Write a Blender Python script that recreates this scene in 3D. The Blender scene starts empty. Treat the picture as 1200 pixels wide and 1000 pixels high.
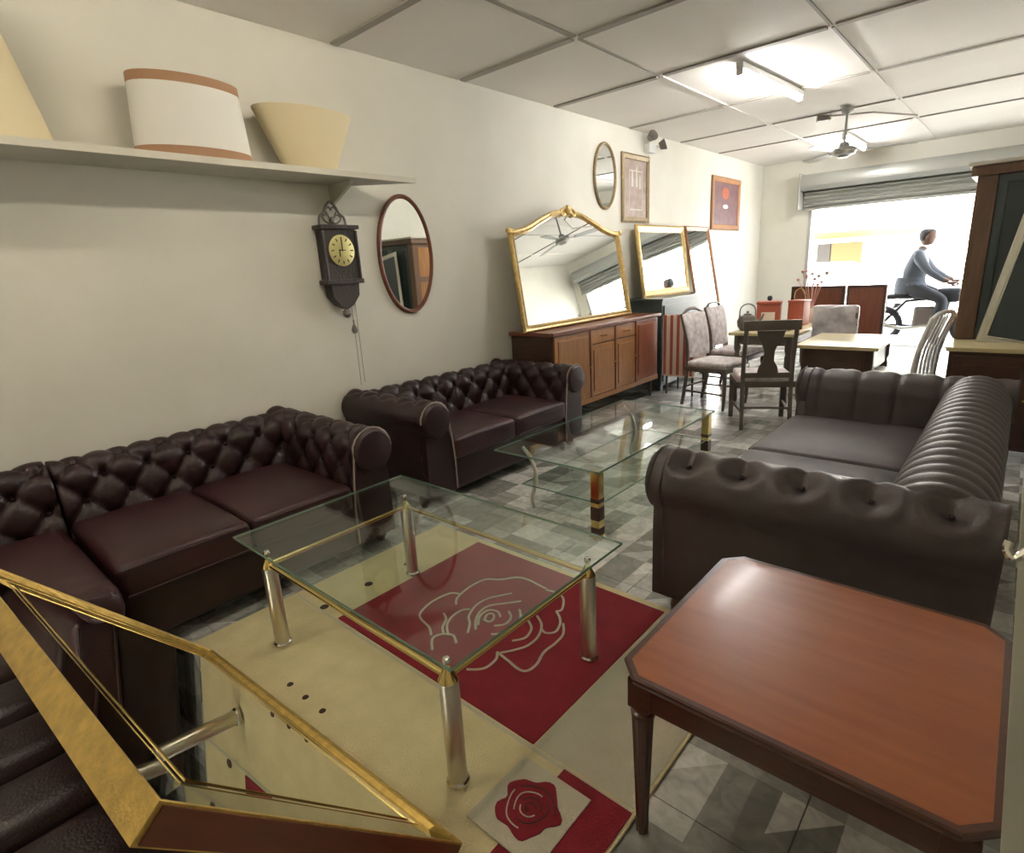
import bpy, bmesh, math, random
from math import sin, cos, pi, radians as R, sqrt, exp, hypot
from mathutils import Vector, Matrix

S = bpy.context.scene
COL = S.collection
random.seed(5)

# ------------------------------------------------------------------ camera
cam = bpy.data.objects.new('camera', bpy.data.cameras.new('camera'))
COL.objects.link(cam)
cam.data.sensor_width = 36.0
cam.data.lens = 36.0 * 660.4 / 1200.0
cam.data.clip_start = 0.02
right, down, fwd = (0.7504, 0.6588, -0.0551), (0.1350, -0.2344, -0.9627), (-0.6471, 0.7150, -0.2648)
cm = Matrix(((right[0], -down[0], -fwd[0], 0), (right[1], -down[1], -fwd[1], 0), (right[2], -down[2], -fwd[2], 0), (0, 0, 0, 1)))
cam.matrix_world = Matrix.Translation((0, 0, 1.5)) @ cm
S.camera = cam

# ------------------------------------------------------------------ world, sun, exposure
S.view_settings.view_transform = 'Standard'
S.view_settings.look = 'None'
S.view_settings.gamma = 1.0
S.view_settings.use_curve_mapping = False
S.view_settings.exposure = 2.45
try:
    S.cycles.use_denoising = True
    S.cycles.max_bounces = 10
    S.cycles.diffuse_bounces = 5
    S.cycles.transparent_max_bounces = 16
    S.cycles.sample_clamp_indirect = 6.0
except Exception:
    pass
W = bpy.data.worlds.new('world')
S.world = W
W.use_nodes = True
wn = W.node_tree
sky = wn.nodes.new('ShaderNodeTexSky')
sky.sky_type = 'HOSEK_WILKIE'
sky.turbidity = 6.0
sky.ground_albedo = 0.4
sky.sun_direction = (-0.15, -0.55, 0.82)
hs = wn.nodes.new('ShaderNodeHueSaturation')
hs.inputs['Saturation'].default_value = 0.35
bgn = wn.nodes['Background']
bgn.inputs['Strength'].default_value = 9.0
wn.links.new(sky.outputs[0], hs.inputs['Color'])
wn.links.new(hs.outputs[0], bgn.inputs['Color'])
sun = bpy.data.lights.new('sun', 'SUN')
sun.energy = 20.0
sun.angle = R(0.6)
sun.color = (1.0, 0.96, 0.88)
so = bpy.data.objects.new('sun', sun)
COL.objects.link(so)
so.rotation_euler = Vector((0.15, 0.55, -0.82)).to_track_quat('-Z', 'Y').to_euler()

TUBE = 26.0        # strength of the ceiling tubes

# ------------------------------------------------------------------ materials
def mat(name, col, rough=0.5, metal=0.0, var=0.0, vscale=6.0, bump=0.0, bscale=60.0, col2=None, stretch=None, spec=0.5, emit=None, coat=0.0, detail=4.0, rand=0.0):
    m = bpy.data.materials.new(name)
    m.use_nodes = True
    nt = m.node_tree
    p = nt.nodes['Principled BSDF']
    p.inputs['Base Color'].default_value = (*col, 1)
    p.inputs['Roughness'].default_value = rough
    p.inputs['Metallic'].default_value = metal
    p.inputs['Specular IOR Level'].default_value = spec
    p.inputs['Coat Weight'].default_value = coat
    p.inputs['Coat Roughness'].default_value = 0.12
    tc = nt.nodes.new('ShaderNodeTexCoord')
    vec = tc.outputs['Object']
    if stretch:
        mp = nt.nodes.new('ShaderNodeMapping')
        mp.inputs['Scale'].default_value = stretch
        nt.links.new(vec, mp.inputs['Vector'])
        vec = mp.outputs[0]
    if var > 0 or col2:
        n = nt.nodes.new('ShaderNodeTexNoise')
        n.inputs['Scale'].default_value = vscale
        n.inputs['Detail'].default_value = detail
        nt.links.new(vec, n.inputs['Vector'])
        r = nt.nodes.new('ShaderNodeValToRGB')
        r.color_ramp.elements[0].position = 0.32
        r.color_ramp.elements[1].position = 0.68
        c2 = col2 if col2 else tuple(c * (1 - var) for c in col)
        r.color_ramp.elements[0].color = (*c2, 1)
        r.color_ramp.elements[1].color = (*col, 1)
        nt.links.new(n.outputs['Fac'], r.inputs['Fac'])
        nt.links.new(r.outputs[0], p.inputs['Base Color'])
    if bump > 0:
        n2 = nt.nodes.new('ShaderNodeTexNoise')
        n2.inputs['Scale'].default_value = bscale
        n2.inputs['Detail'].default_value = 3
        nt.links.new(vec, n2.inputs['Vector'])
        b = nt.nodes.new('ShaderNodeBump')
        b.inputs['Strength'].default_value = bump
        b.inputs['Distance'].default_value = 0.01
        nt.links.new(n2.outputs['Fac'], b.inputs['Height'])
        nt.links.new(b.outputs[0], p.inputs['Normal'])
    if emit:
        p.inputs['Emission Color'].default_value = (*emit[:3], 1)
        p.inputs['Emission Strength'].default_value = emit[3]
    return m

def glass_mat(name, tint=(0.93, 0.97, 0.945), ior=1.5, rough=0.02):
    m = bpy.data.materials.new(name)
    m.use_nodes = True
    nt = m.node_tree
    for n in list(nt.nodes):
        if n.type != 'OUTPUT_MATERIAL':
            nt.nodes.remove(n)
    out = [n for n in nt.nodes if n.type == 'OUTPUT_MATERIAL'][0]
    t = nt.nodes.new('ShaderNodeBsdfTransparent')
    t.inputs[0].default_value = (*tint, 1)
    g = nt.nodes.new('ShaderNodeBsdfGlossy')
    g.inputs['Roughness'].default_value = rough
    f = nt.nodes.new('ShaderNodeFresnel')
    gb = nt.nodes.new('ShaderNodeNewGeometry')
    mi = nt.nodes.new('ShaderNodeMapRange')
    mi.inputs['To Min'].default_value = ior
    mi.inputs['To Max'].default_value = 1.0 / ior
    nt.links.new(gb.outputs['Backfacing'], mi.inputs['Value'])
    nt.links.new(mi.outputs[0], f.inputs['IOR'])
    mx = nt.nodes.new('ShaderNodeMixShader')
    nt.links.new(f.outputs[0], mx.inputs[0])
    nt.links.new(t.outputs[0], mx.inputs[1])
    nt.links.new(g.outputs[0], mx.inputs[2])
    nt.links.new(mx.outputs[0], out.inputs[0])
    return m

def tile_mat():
    m = bpy.data.materials.new('grey stone mosaic print')
    m.use_nodes = True
    nt = m.node_tree
    p = nt.nodes['Principled BSDF']
    p.inputs['Roughness'].default_value = 0.22
    L = nt.links.new
    geo = nt.nodes.new('ShaderNodeNewGeometry')
    mp = nt.nodes.new('ShaderNodeMapping')
    mp.inputs['Scale'].default_value = (1 / 0.16, 1 / 0.16, 0)
    mp.inputs['Location'].default_value = (0.03, 0.0, 0)
    L(geo.outputs['Position'], mp.inputs['Vector'])
    fl = nt.nodes.new('ShaderNodeVectorMath'); fl.operation = 'FLOOR'
    L(mp.outputs[0], fl.inputs[0])
    fr = nt.nodes.new('ShaderNodeVectorMath'); fr.operation = 'FRACTION'
    L(mp.outputs[0], fr.inputs[0])
    sx = nt.nodes.new('ShaderNodeSeparateXYZ')
    L(fr.outputs[0], sx.inputs[0])
    sm = nt.nodes.new('ShaderNodeMath'); sm.operation = 'SUBTRACT'
    L(sx.outputs[0], sm.inputs[0]); L(sx.outputs[1], sm.inputs[1])
    gt = nt.nodes.new('ShaderNodeMath'); gt.operation = 'GREATER_THAN'
    L(sm.outputs[0], gt.inputs[0]); gt.inputs[1].default_value = 0.0
    cx = nt.nodes.new('ShaderNodeCombineXYZ')
    L(gt.outputs[0], cx.inputs[2])
    wa = nt.nodes.new('ShaderNodeTexWhiteNoise'); wa.noise_dimensions = '2D'
    L(fl.outputs[0], wa.inputs['Vector'])
    gate = nt.nodes.new('ShaderNodeMath'); gate.operation = 'GREATER_THAN'
    L(wa.outputs['Value'], gate.inputs[0]); gate.inputs[1].default_value = 0.72
    ml = nt.nodes.new('ShaderNodeVectorMath'); ml.operation = 'SCALE'
    L(cx.outputs[0], ml.inputs[0]); L(gate.outputs[0], ml.inputs['Scale'])
    ad = nt.nodes.new('ShaderNodeVectorMath'); ad.operation = 'ADD'
    L(fl.outputs[0], ad.inputs[0]); L(ml.outputs[0], ad.inputs[1])
    wb = nt.nodes.new('ShaderNodeTexWhiteNoise'); wb.noise_dimensions = '3D'
    L(ad.outputs[0], wb.inputs['Vector'])
    rp = nt.nodes.new('ShaderNodeValToRGB')
    rp.color_ramp.interpolation = 'CONSTANT'
    e = rp.color_ramp.elements
    e[0].position = 0; e[0].color = (0.27, 0.265, 0.245, 1)
    e[1].position = 0.3; e[1].color = (0.38, 0.375, 0.35, 1)
    for ps, c in ((0.55, (0.50, 0.49, 0.465, 1)), (0.8, (0.66, 0.65, 0.62, 1))):
        n = e.new(ps); n.color = c
    L(wb.outputs['Value'], rp.inputs['Fac'])
    nz = nt.nodes.new('ShaderNodeTexNoise')
    nz.inputs['Scale'].default_value = 14; nz.inputs['Detail'].default_value = 8
    nz.inputs['Distortion'].default_value = 1.5
    L(geo.outputs['Position'], nz.inputs['Vector'])
    mr = nt.nodes.new('ShaderNodeMapRange')
    mr.inputs['From Min'].default_value = 0.3; mr.inputs['From Max'].default_value = 0.7
    mr.inputs['To Min'].default_value = 0.72; mr.inputs['To Max'].default_value = 1.12
    L(nz.outputs['Fac'], mr.inputs['Value'])
    mu = nt.nodes.new('ShaderNodeVectorMath'); mu.operation = 'SCALE'
    L(rp.outputs[0], mu.inputs[0]); L(mr.outputs[0], mu.inputs['Scale'])
    L(mu.outputs[0], p.inputs['Base Color'])
    return m

M = {}
M['wall'] = mat('aged cream wall paint', (0.71, 0.695, 0.62), 0.75, col2=(0.66, 0.645, 0.57), vscale=2.2, bump=0.12, bscale=9, detail=7)
M['ceil'] = mat('off white ceiling board', (0.80, 0.775, 0.73), 0.8, var=0.05, vscale=1.5)
M['batten'] = mat('grey beige ceiling batten', (0.36, 0.335, 0.30), 0.7)
M['tile'] = tile_mat()
M['grout'] = mat('dark tile grout', (0.16, 0.155, 0.14), 0.9)
M['leather'] = mat('burgundy brown leather', (0.034, 0.0135, 0.015), 0.38, col2=(0.022, 0.009, 0.010), vscale=7, bump=0.18, bscale=160, spec=0.42)
M['leather_red'] = mat('burgundy seat leather', (0.046, 0.0145, 0.017), 0.38, col2=(0.032, 0.011, 0.013), vscale=5, bump=0.18, bscale=160, spec=0.42)
M['leather_grey'] = mat('haze greyed brown leather', (0.062, 0.045, 0.043), 0.47, col2=(0.044, 0.031, 0.030), vscale=7, bump=0.18, bscale=160, spec=0.6)  # greyness of the room haze mixed into the leather colour
M['piping'] = mat('worn pale piping', (0.30, 0.24, 0.22), 0.45)
M['gold'] = mat('brushed gold', (0.74, 0.50, 0.14), 0.34, 0.75, var=0.3, vscale=30, bump=0.2, bscale=120)
M['brass'] = mat('polished brass', (0.72, 0.55, 0.22), 0.16, 1.0)
M['chrome'] = mat('polished chrome', (0.72, 0.70, 0.64), 0.14, 1.0)
M['steel'] = mat('tarnished steel tube', (0.66, 0.64, 0.56), 0.32, 1.0)
M['giltwood'] = mat('gilded wood', (0.66, 0.46, 0.17), 0.4, 0.45, var=0.35, vscale=25, bump=0.3, bscale=70)
M['giltdark'] = mat('dark gilded wood', (0.30, 0.22, 0.11), 0.45, 0.3, var=0.3, vscale=25)
M['mirror'] = mat('mirror glass', (0.86, 0.88, 0.86), 0.015, 1.0)
M['mirror_dark'] = mat('smoked mirror strip', (0.50, 0.51, 0.48), 0.03, 1.0)
M['cherry'] = mat('polished cherry wood', (0.31, 0.092, 0.026), 0.33, col2=(0.26, 0.072, 0.019), vscale=2.5, stretch=(1.5, 14, 14), coat=0.15)
M['cherry_dark'] = mat('dark cherry edge', (0.085, 0.028, 0.014), 0.3, var=0.3, vscale=8, stretch=(2, 12, 12), coat=0.3)
M['oakdoor'] = mat('honey brown wood', (0.36, 0.165, 0.05), 0.38, col2=(0.26, 0.11, 0.034), vscale=3, stretch=(12, 12, 1.5))
M['reddoor'] = mat('red brown wood', (0.30, 0.095, 0.045), 0.36, col2=(0.22, 0.065, 0.03), vscale=3, stretch=(12, 12, 1.5))
M['darkwood'] = mat('dark walnut wood', (0.075, 0.036, 0.022), 0.36, var=0.35, vscale=3, stretch=(2, 12, 12))
M['blackwood'] = mat('near black carved wood', (0.035, 0.026, 0.022), 0.45, bump=0.5, bscale=50)
M['mahogany'] = mat('red mahogany', (0.20, 0.062, 0.030), 0.34, var=0.3, vscale=3, stretch=(10, 10, 1.5))
M['rug'] = mat('cream rug pile', (0.74, 0.63, 0.37), 0.95, col2=(0.66, 0.56, 0.32), vscale=9, bump=0.9, bscale=220)
M['rugpale'] = mat('pale cream rug pile', (0.60, 0.55, 0.42), 0.95, bump=0.9, bscale=220, var=0.1)
M['rugred'] = mat('crimson rug pile', (0.27, 0.010, 0.022), 0.95, col2=(0.22, 0.008, 0.018), vscale=9, bump=0.9, bscale=220)
M['rugbrown'] = mat('dark brown rug pile', (0.06, 0.03, 0.02), 0.95)
M['glass'] = glass_mat('clear green tinted glass')
M['glassedge'] = mat('green glass edge', (0.16, 0.26, 0.20), 0.08, spec=0.8)
M['shade_cream'] = mat('cream lampshade fabric', (0.66, 0.57, 0.37), 0.85, bump=0.2, bscale=200)
M['shade_white'] = mat('white lampshade fabric', (0.68, 0.67, 0.63), 0.85, bump=0.2, bscale=200)
M['trim_tan'] = mat('tan trim band', (0.36, 0.20, 0.11), 0.7)
M['shelf'] = mat('painted grey white shelf', (0.60, 0.58, 0.50), 0.6, var=0.08)
M['white'] = mat('white paint', (0.72, 0.72, 0.70), 0.5)
M['whiteplastic'] = mat('white plastic', (0.7, 0.7, 0.68), 0.4)
M['pewter'] = mat('dark pewter', (0.20, 0.18, 0.16), 0.4, 0.6)
M['dial'] = mat('brass clock dial', (0.62, 0.56, 0.24), 0.4, 0.3)
M['black'] = mat('black', (0.02, 0.02, 0.02), 0.5)
M['shutter'] = mat('pale grey shutter steel', (0.36, 0.365, 0.335), 0.38, 0.35)
M['doorframe'] = mat('grey door frame', (0.42, 0.42, 0.39), 0.6)
M['fabric_white'] = mat('pale floral upholstery', (0.78, 0.74, 0.73), 0.85, col2=(0.50, 0.44, 0.46), vscale=16)
M['plastic'] = mat('clear plastic wrap', (0.62, 0.60, 0.62), 0.18, col2=(0.34, 0.31, 0.33), vscale=7, bump=0.9, bscale=9, spec=0.8)
M['teal'] = mat('dark teal painted panel', (0.055, 0.075, 0.072), 0.35)
M['darkglass'] = mat('dark cabinet glass', (0.045, 0.062, 0.062), 0.08, spec=0.7)
M['pale_lit_wood'] = mat('pale wood and painted lit top', (0.55, 0.47, 0.26), 0.35, var=0.12, vscale=4)  # pale wood; also paints the lit look of two darker-bodied pieces' tops
M['stripe_red'] = mat('red stripe cloth', (0.42, 0.10, 0.07), 0.8)
M['stripe_cream'] = mat('cream stripe cloth', (0.70, 0.60, 0.50), 0.8)
M['redlacquer'] = mat('red lacquer', (0.45, 0.11, 0.06), 0.4, var=0.2)
M['skin'] = mat('skin', (0.11, 0.055, 0.035), 0.6)
M['shirt'] = mat('grey blue shirt', (0.060, 0.068, 0.080), 0.8)
M['trousers'] = mat('dark trousers', (0.022, 0.023, 0.027), 0.8)
M['hair'] = mat('short dark hair', (0.02, 0.017, 0.015), 0.7)
M['pave'] = mat('pale concrete pavement', (0.55, 0.53, 0.50), 0.9, var=0.1)
M['asphalt'] = mat('sun bleached asphalt', (0.40, 0.39, 0.38), 0.9, var=0.1)
M['facade'] = mat('white rendered facade', (0.80, 0.80, 0.78), 0.8)
M['canopy'] = mat('yellow green canopy', (0.085, 0.10, 0.022), 0.7)
M['signyellow'] = mat('yellow sign panel', (0.085, 0.065, 0.014), 0.6)
M['signdark'] = mat('brown sign panel', (0.028, 0.022, 0.016), 0.6)
M['carpaint'] = mat('white car paint', (0.8, 0.8, 0.8), 0.25)
M['rubber'] = mat('black rubber', (0.02, 0.02, 0.02), 0.8)
M['tube'] = mat('lit fluorescent tube', (0.9, 0.9, 0.9), 0.5, emit=(1.0, 0.98, 0.95, TUBE))
M['tube_added'] = mat('added warm fill tube', (0.9, 0.9, 0.9), 0.5, emit=(1.0, 0.90, 0.74, TUBE * 0.55))  # only for the added, unseen tubes that brighten the near end
M['paper_brown'] = mat('brown print', (0.28, 0.20, 0.16), 0.6, col2=(0.40, 0.32, 0.28), vscale=10)
M['paper_purple'] = mat('purple brown print', (0.20, 0.11, 0.11), 0.6, col2=(0.14, 0.07, 0.08), vscale=8)
M['orangewood'] = mat('orange brown frame wood', (0.42, 0.20, 0.09), 0.4, var=0.2)
M['greyfig'] = mat('pale figure ink', (0.55, 0.52, 0.48), 0.6)
M['palepanel'] = mat('pale green grey panel', (0.46, 0.45, 0.37), 0.55, var=0.08)

# ------------------------------------------------------------------ object helpers
def ob(name, bm, m, parent=None, smooth=False, label=None, loc=None):
    if isinstance(bm, bmesh.types.BMesh):
        me = bpy.data.meshes.new(name)
        bmesh.ops.recalc_face_normals(bm, faces=bm.faces)
        bm.to_mesh(me); bm.free()
        me.materials.append(m)
        if smooth:
            for p in me.polygons:
                p.use_smooth = True
            if smooth != 'all':
                try:
                    me.set_sharp_from_angle(angle=R(38))
                except Exception:
                    pass
    else:
        me = bm
    o = bpy.data.objects.new(name, me)
    COL.objects.link(o)
    if parent:
        o.parent = parent
    if label:
        o['label'] = label
    if loc:
        o.location = loc
    return o

def tag(o, label, cat, group=None):
    o['label'] = label; o['category'] = cat
    if group:
        o['group'] = group
    return o

def thing(name, label, cat, loc=(0, 0, 0), rz=0, group=None, rot=None):
    o = bpy.data.objects.new(name, None)
    o.empty_display_size = 0.1
    COL.objects.link(o)
    o.location = loc
    o.rotation_euler = rot if rot else (0, 0, rz)
    return tag(o, label, cat, group)

def struct(name, bm, m, smooth=False, label=None):
    o = ob(name, bm, m, None, smooth, label)
    o['kind'] = 'structure'
    return o

def copy_tree(o, parent=None):
    c = o.copy(); COL.objects.link(c)
    if parent:
        c.parent = parent
    for ch in list(o.children):
        copy_tree(ch, c)
    return c

def NB():
    return bmesh.new()

def box(bm, lo, hi, b=0.0, mtx=None):
    x0, y0, z0 = lo; x1, y1, z1 = hi
    r = bmesh.ops.create_cube(bm, size=1.0)
    vs = r['verts']
    for v in vs:
        v.co = Vector(((x0 + x1) / 2 + v.co.x * (x1 - x0), (y0 + y1) / 2 + v.co.y * (y1 - y0), (z0 + z1) / 2 + v.co.z * (z1 - z0)))
    if b > 0:
        es = list({e for v in vs for e in v.link_edges})
        nv = bmesh.ops.bevel(bm, geom=es, offset=b, segments=2, affect='EDGES', profile=0.7)
        vs = list({v for v in nv['verts']} | {v for v in vs if v.is_valid})
    if mtx:
        bmesh.ops.transform(bm, matrix=mtx, verts=[v for v in vs if v.is_valid])
    return bm

def bx(lo, hi, b=0.0):
    return box(NB(), lo, hi, b)

def axis_samples(h, r, nin, ne=3):
    a = [h - r + r * sin(k / ne * pi / 2) for k in range(ne + 1)]
    inner = [(-(h - r)) + 2 * (h - r) * k / nin for k in range(nin + 1)]
    return [-x for x in reversed(a)][:-1] + inner + a[1:]

def rbox(bm, lo, hi, r, nin=6, puff=0.0, fn=None):
    """a cushion: rounded box whose top swells by puff"""
    c = [(a + b) / 2 for a, b in zip(lo, hi)]
    h = [(b - a) / 2 for a, b in zip(lo, hi)]
    r = min(r, *[x * 0.98 for x in h])
    ax = [axis_samples(h[k], r, nin if h[k] > 2 * r else 1) for k in range(3)]
    cache = {}
    def vert(p):
        key = tuple(round(t, 6) for t in p)
        if key in cache:
            return cache[key]
        inn = [max(-(h[k] - r), min(h[k] - r, p[k])) for k in range(3)]
        d = Vector([p[k] - inn[k] for k in range(3)])
        if d.length > 1e-9:
            d = d.normalized() * r
        q = Vector(inn) + d
        if puff and q.z > 0:
            u, w = q.x / h[0], q.y / h[1]
            q.z += puff * (1 - u ** 4) * (1 - w ** 4) * (q.z / h[2])
        q = q + Vector(c)
        if fn:
            q = fn(q)
        v = bm.verts.new(q)
        cache[key] = v
        return v
    for k in range(3):
        i, j = (k + 1) % 3, (k + 2) % 3
        for s in (-1, 1):
            for a in range(len(ax[i]) - 1):
                for b in range(len(ax[j]) - 1):
                    q = []
                    for (u, w) in ((a, b), (a + 1, b), (a + 1, b + 1), (a, b + 1)):
                        p = [0, 0, 0]; p[k] = s * h[k]; p[i] = ax[i][u]; p[j] = ax[j][w]
                        q.append(vert(p))
                    if len(set(q)) == 4:
                        try:
                            bm.faces.new(q)
                        except ValueError:
                            pass
    return bm

def tube(bm, pts, r, n=8, closed=False, cap=True):
    pts = [Vector(p) for p in pts]
    rs = r if isinstance(r, (list, tuple)) else [r] * len(pts)
    rings = []
    N = len(pts)
    up = None
    for i, p in enumerate(pts):
        if closed:
            t = (pts[(i + 1) % N] - pts[i - 1]).normalized()
        else:
            t = (pts[min(i + 1, N - 1)] - pts[max(i - 1, 0)]).normalized()
        if up is None:
            up = Vector((0, 0, 1)) if abs(t.z) < 0.9 else Vector((1, 0, 0))
        a = (up - t * up.dot(t))
        a = a.normalized() if a.length > 1e-6 else t.orthogonal().normalized()
        up = a
        b = t.cross(a)
        rings.append([bm.verts.new(p + (a * cos(2 * pi * k / n) + b * sin(2 * pi * k / n)) * rs[i]) for k in range(n)])
    for i in range(N if closed else N - 1):
        A, B = rings[i], rings[(i + 1) % N]
        for k in range(n):
            bm.faces.new((A[k], A[(k + 1) % n], B[(k + 1) % n], B[k]))
    if cap and not closed:
        bm.faces.new(rings[0]); bm.faces.new(rings[-1])
    return bm

def lathe(bm, prof, n=20, o=(0, 0, 0), mtx=None, sx=1.0, sy=1.0):
    o = Vector(o)
    rings = []
    allv = []
    for (r, z) in prof:
        if r < 1e-6:
            v = bm.verts.new(o + Vector((0, 0, z))); rings.append([v]); allv.append(v)
        else:
            rg = [bm.verts.new(o + Vector((r * sx * cos(2 * pi * k / n), r * sy * sin(2 * pi * k / n), z))) for k in range(n)]
            rings.append(rg); allv += rg
    for A, B in zip(rings, rings[1:]):
        for k in range(n):
            if len(A) == 1 and len(B) == 1:
                continue
            if len(A) == 1:
                bm.faces.new((A[0], B[k], B[(k + 1) % n]))
            elif len(B) == 1:
                bm.faces.new((A[k], A[(k + 1) % n], B[0]))
            else:
                bm.faces.new((A[k], A[(k + 1) % n], B[(k + 1) % n], B[k]))
    if mtx:
        bmesh.ops.transform(bm, matrix=mtx, verts=allv)
    return bm

def prism(bm, pts, y0, y1, plane='xz'):
    """polygon extruded; plane xz along y, xy along z, yz along x"""
    def P(a, b, t):
        return {'xz': (a, t, b), 'xy': (a, b, t), 'yz': (t, a, b)}[plane]
    A = [bm.verts.new(P(a, b, y0)) for a, b in pts]
    B = [bm.verts.new(P(a, b, y1)) for a, b in pts]
    n = len(pts)
    bm.faces.new(A); bm.faces.new(B)
    for i in range(n):
        bm.faces.new((A[i], A[(i + 1) % n], B[(i + 1) % n], B[i]))
    return bm

def offset_outline(out, d):
    n = len(out); res = []
    for i in range(n):
        p, q, s = Vector(out[i - 1]), Vector(out[i]), Vector(out[(i + 1) % n])
        e1, e2 = (q - p).normalized(), (s - q).normalized()
        n1, n2 = Vector((-e1.y, e1.x)), Vector((-e2.y, e2.x))
        m = (n1 + n2)
        m = m / max(m.dot(n1), 0.3)
        res.append(q + m * d)
    return res

def ring(bm, out, prof, seg=None):
    """picture-frame sweep in the local xz plane, counter-clockwise outline; prof = closed list of (inset, forward); front looks to -y"""
    rings = [[bm.verts.new((p.x, -f, p.y)) for p in offset_outline(out, d)] for d, f in prof]
    n = len(out); K = len(rings)
    idx = range(n) if seg is None else seg
    for k in range(K):
        A, B = rings[k], rings[(k + 1) % K]
        for i in idx:
            j = (i + 1) % n
            bm.faces.new((A[i], A[j], B[j], B[i]))
    if seg is not None:
        i0, i1 = seg[0], (seg[-1] + 1) % n
        bm.faces.new([r[i0] for r in rings]); bm.faces.new([r[i1] for r in rings])
        used = {v for f in bm.faces for v in f.verts}
        for r in rings:
            for v in r:
                if v not in used and v.is_valid:
                    bm.verts.remove(v)
    return bm

def plate(bm, out, f0, f1):
    """flat plate in xz plane between -f0 and -f1"""
    return prism(bm, [tuple(p) for p in out], -f0, -f1, 'xz')

def ellipse(a, b, n=40, cx=0.0, cz=0.0):
    return [(cx + a * cos(2 * pi * k / n), cz + b * sin(2 * pi * k / n)) for k in range(n)]

def rect(w, h, x0=0.0, z0=0.0):
    return [(x0, z0), (x0 + w, z0), (x0 + w, z0 + h), (x0, z0 + h)]

def smooth_pts(pts, n=6, closed=False):
    P = [Vector(p) for p in pts]; N = len(P); o = []
    for i in range(N if closed else N - 1):
        if closed:
            a, b, c, d = P[i - 1], P[i], P[(i + 1) % N], P[(i + 2) % N]
        else:
            a, b, c, d = P[max(i - 1, 0)], P[i], P[i + 1], P[min(i + 2, N - 1)]
        for k in range(n):
            t = k / n
            o.append(0.5 * ((2 * b) + (c - a) * t + (2 * a - 5 * b + 4 * c - d) * t * t + (3 * b - a - 3 * c + d) * t ** 3))
    if not closed:
        o.append(P[-1])
    return o

# ================================================================== SETTING
XL, XR, YB, YF, ZC = -3.62, 0.70, -1.20, 10.80, 3.0

# floor: bed and separate tiles
fl = struct('floor', bx((XL - .2, YB - .2, -0.12), (XR + .2, YF + .25, -0.006)), M['grout'])
T = 0.48
tile_me = bpy.data.meshes.new('floor_tile')
tb = bx((0.0015, 0.0015, -0.008), (T - 0.0015, T - 0.0015, 0.0), 0.0008)
tb.to_mesh(tile_me); tb.free()
tile_me.materials.append(M['tile'])
for i in range(9):
    for j in range(25):
        o = ob('floor_tile', tile_me, None, fl)
        o.location = (XL + i * T, YB + j * T, random.uniform(-0.0004, 0.0004))

struct('wall_left', bx((XL - .2, YB - .2, -.1), (XL, YF + .25, ZC + .1)), M['wall'])
struct('wall_right', bx((XR, YB - .2, -.1), (XR + .2, YF + .25, ZC + .1)), M['wall'])
struct('wall_back', bx((XL - .2, YB - .2, -.1), (XR + .2, YB, ZC + .1)), M['wall'])
# far wall with the wide shop opening
DX0, DX1, DZ = -2.84, 0.45, 2.24
b = NB()
box(b, (XL, YF, 0), (DX0, YF + .22, ZC + .1))
box(b, (DX1, YF, 0), (XR, YF + .22, ZC + .1))
box(b, (DX0, YF, DZ + .05), (DX1, YF + .22, ZC + .1))
struct('wall_far', b, M['wall'])
# grey frame around the opening
b = NB()
box(b, (DX0, YF - .02, 0), (DX0 + .05, YF + .24, DZ + .05), .004)
box(b, (DX1 - .05, YF - .02, 0), (DX1, YF + .24, DZ + .05), .004)
struct('trim_1', b, M['doorframe'])
# ceiling: slab, boards, battens
ce = struct('ceiling', bx((XL - .2, YB - .2, ZC + .012), (XR + .2, YF + .25, ZC + .3)), M['ceil'])
xs = [XL, -2.49, -1.22, 0.02, XR]
ys = [YB, 0.05, 1.30, 2.45, 3.62, 4.83, 6.26, 7.55, 8.80, YF]
for i in range(4):
    for j in range(len(ys) - 1):
        ob('ceiling_panel', bx((xs[i] + .004, ys[j] + .004, ZC), (xs[i + 1] - .004, ys[j + 1] - .004, ZC + .012)), M['ceil'], ce)
def batten(lo, hi, m='batten'):
    ob('ceiling_batten', bx(lo, hi, .002), M[m], ce)
for j, y in enumerate(ys[1:-1]):
    w = 0.028 if y < 5 else (0.018 if y < 7 else 0.012)
    for i in range(4):
        sh = random.uniform(-.012, .012)
        batten((xs[i] + .03, y - w + sh, ZC - .014), (xs[i + 1] - .03, y + w + sh, ZC - .0005))
for i in (1, 2, 3):
    for j in range(len(ys) - 1):
        w = 0.02 if (i == 1 and ys[j] < 3) else 0.010
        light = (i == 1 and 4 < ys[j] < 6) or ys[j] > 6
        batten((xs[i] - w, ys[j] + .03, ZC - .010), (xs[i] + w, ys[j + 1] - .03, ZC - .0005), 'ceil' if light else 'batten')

# roller shutter over the opening
t = thing('roller_shutter', 'pale grey metal roller shutter rolled up above the wide shop opening', 'shutter', (0, YF, DZ))
b = NB()
pr = [(-.02, .26), (-.20, .26), (-.26, .32), (-.27, .42), (-.22, .50), (-.02, .52)]
prism(b, [(y, z) for y, z in pr], DX0 - .1, DX1 + .05, 'yz')
ob('drum_cover', b, M['shutter'], t, True)
for k in range(4):
    z = .0 + k * .066
    b = NB()
    pr = [(-.055, z), (-.085, z + .012), (-.10, z + .033), (-.085, z + .054), (-.055, z + .063)]
    prism(b, pr, DX0 - .06, DX1 + .02, 'yz')
    ob('slat', b, M['shutter'], t, True)
ob('bottom_rail', bx((DX0 - .04, -.11, -.04), (DX1 + .02, -.05, -.002), .006), M['shutter'], t)
ob('end_bracket', bx((DX0 - .12, -.28, -.02), (DX0 - .10, -.005, .53), .004), M['doorframe'], t)

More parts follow.
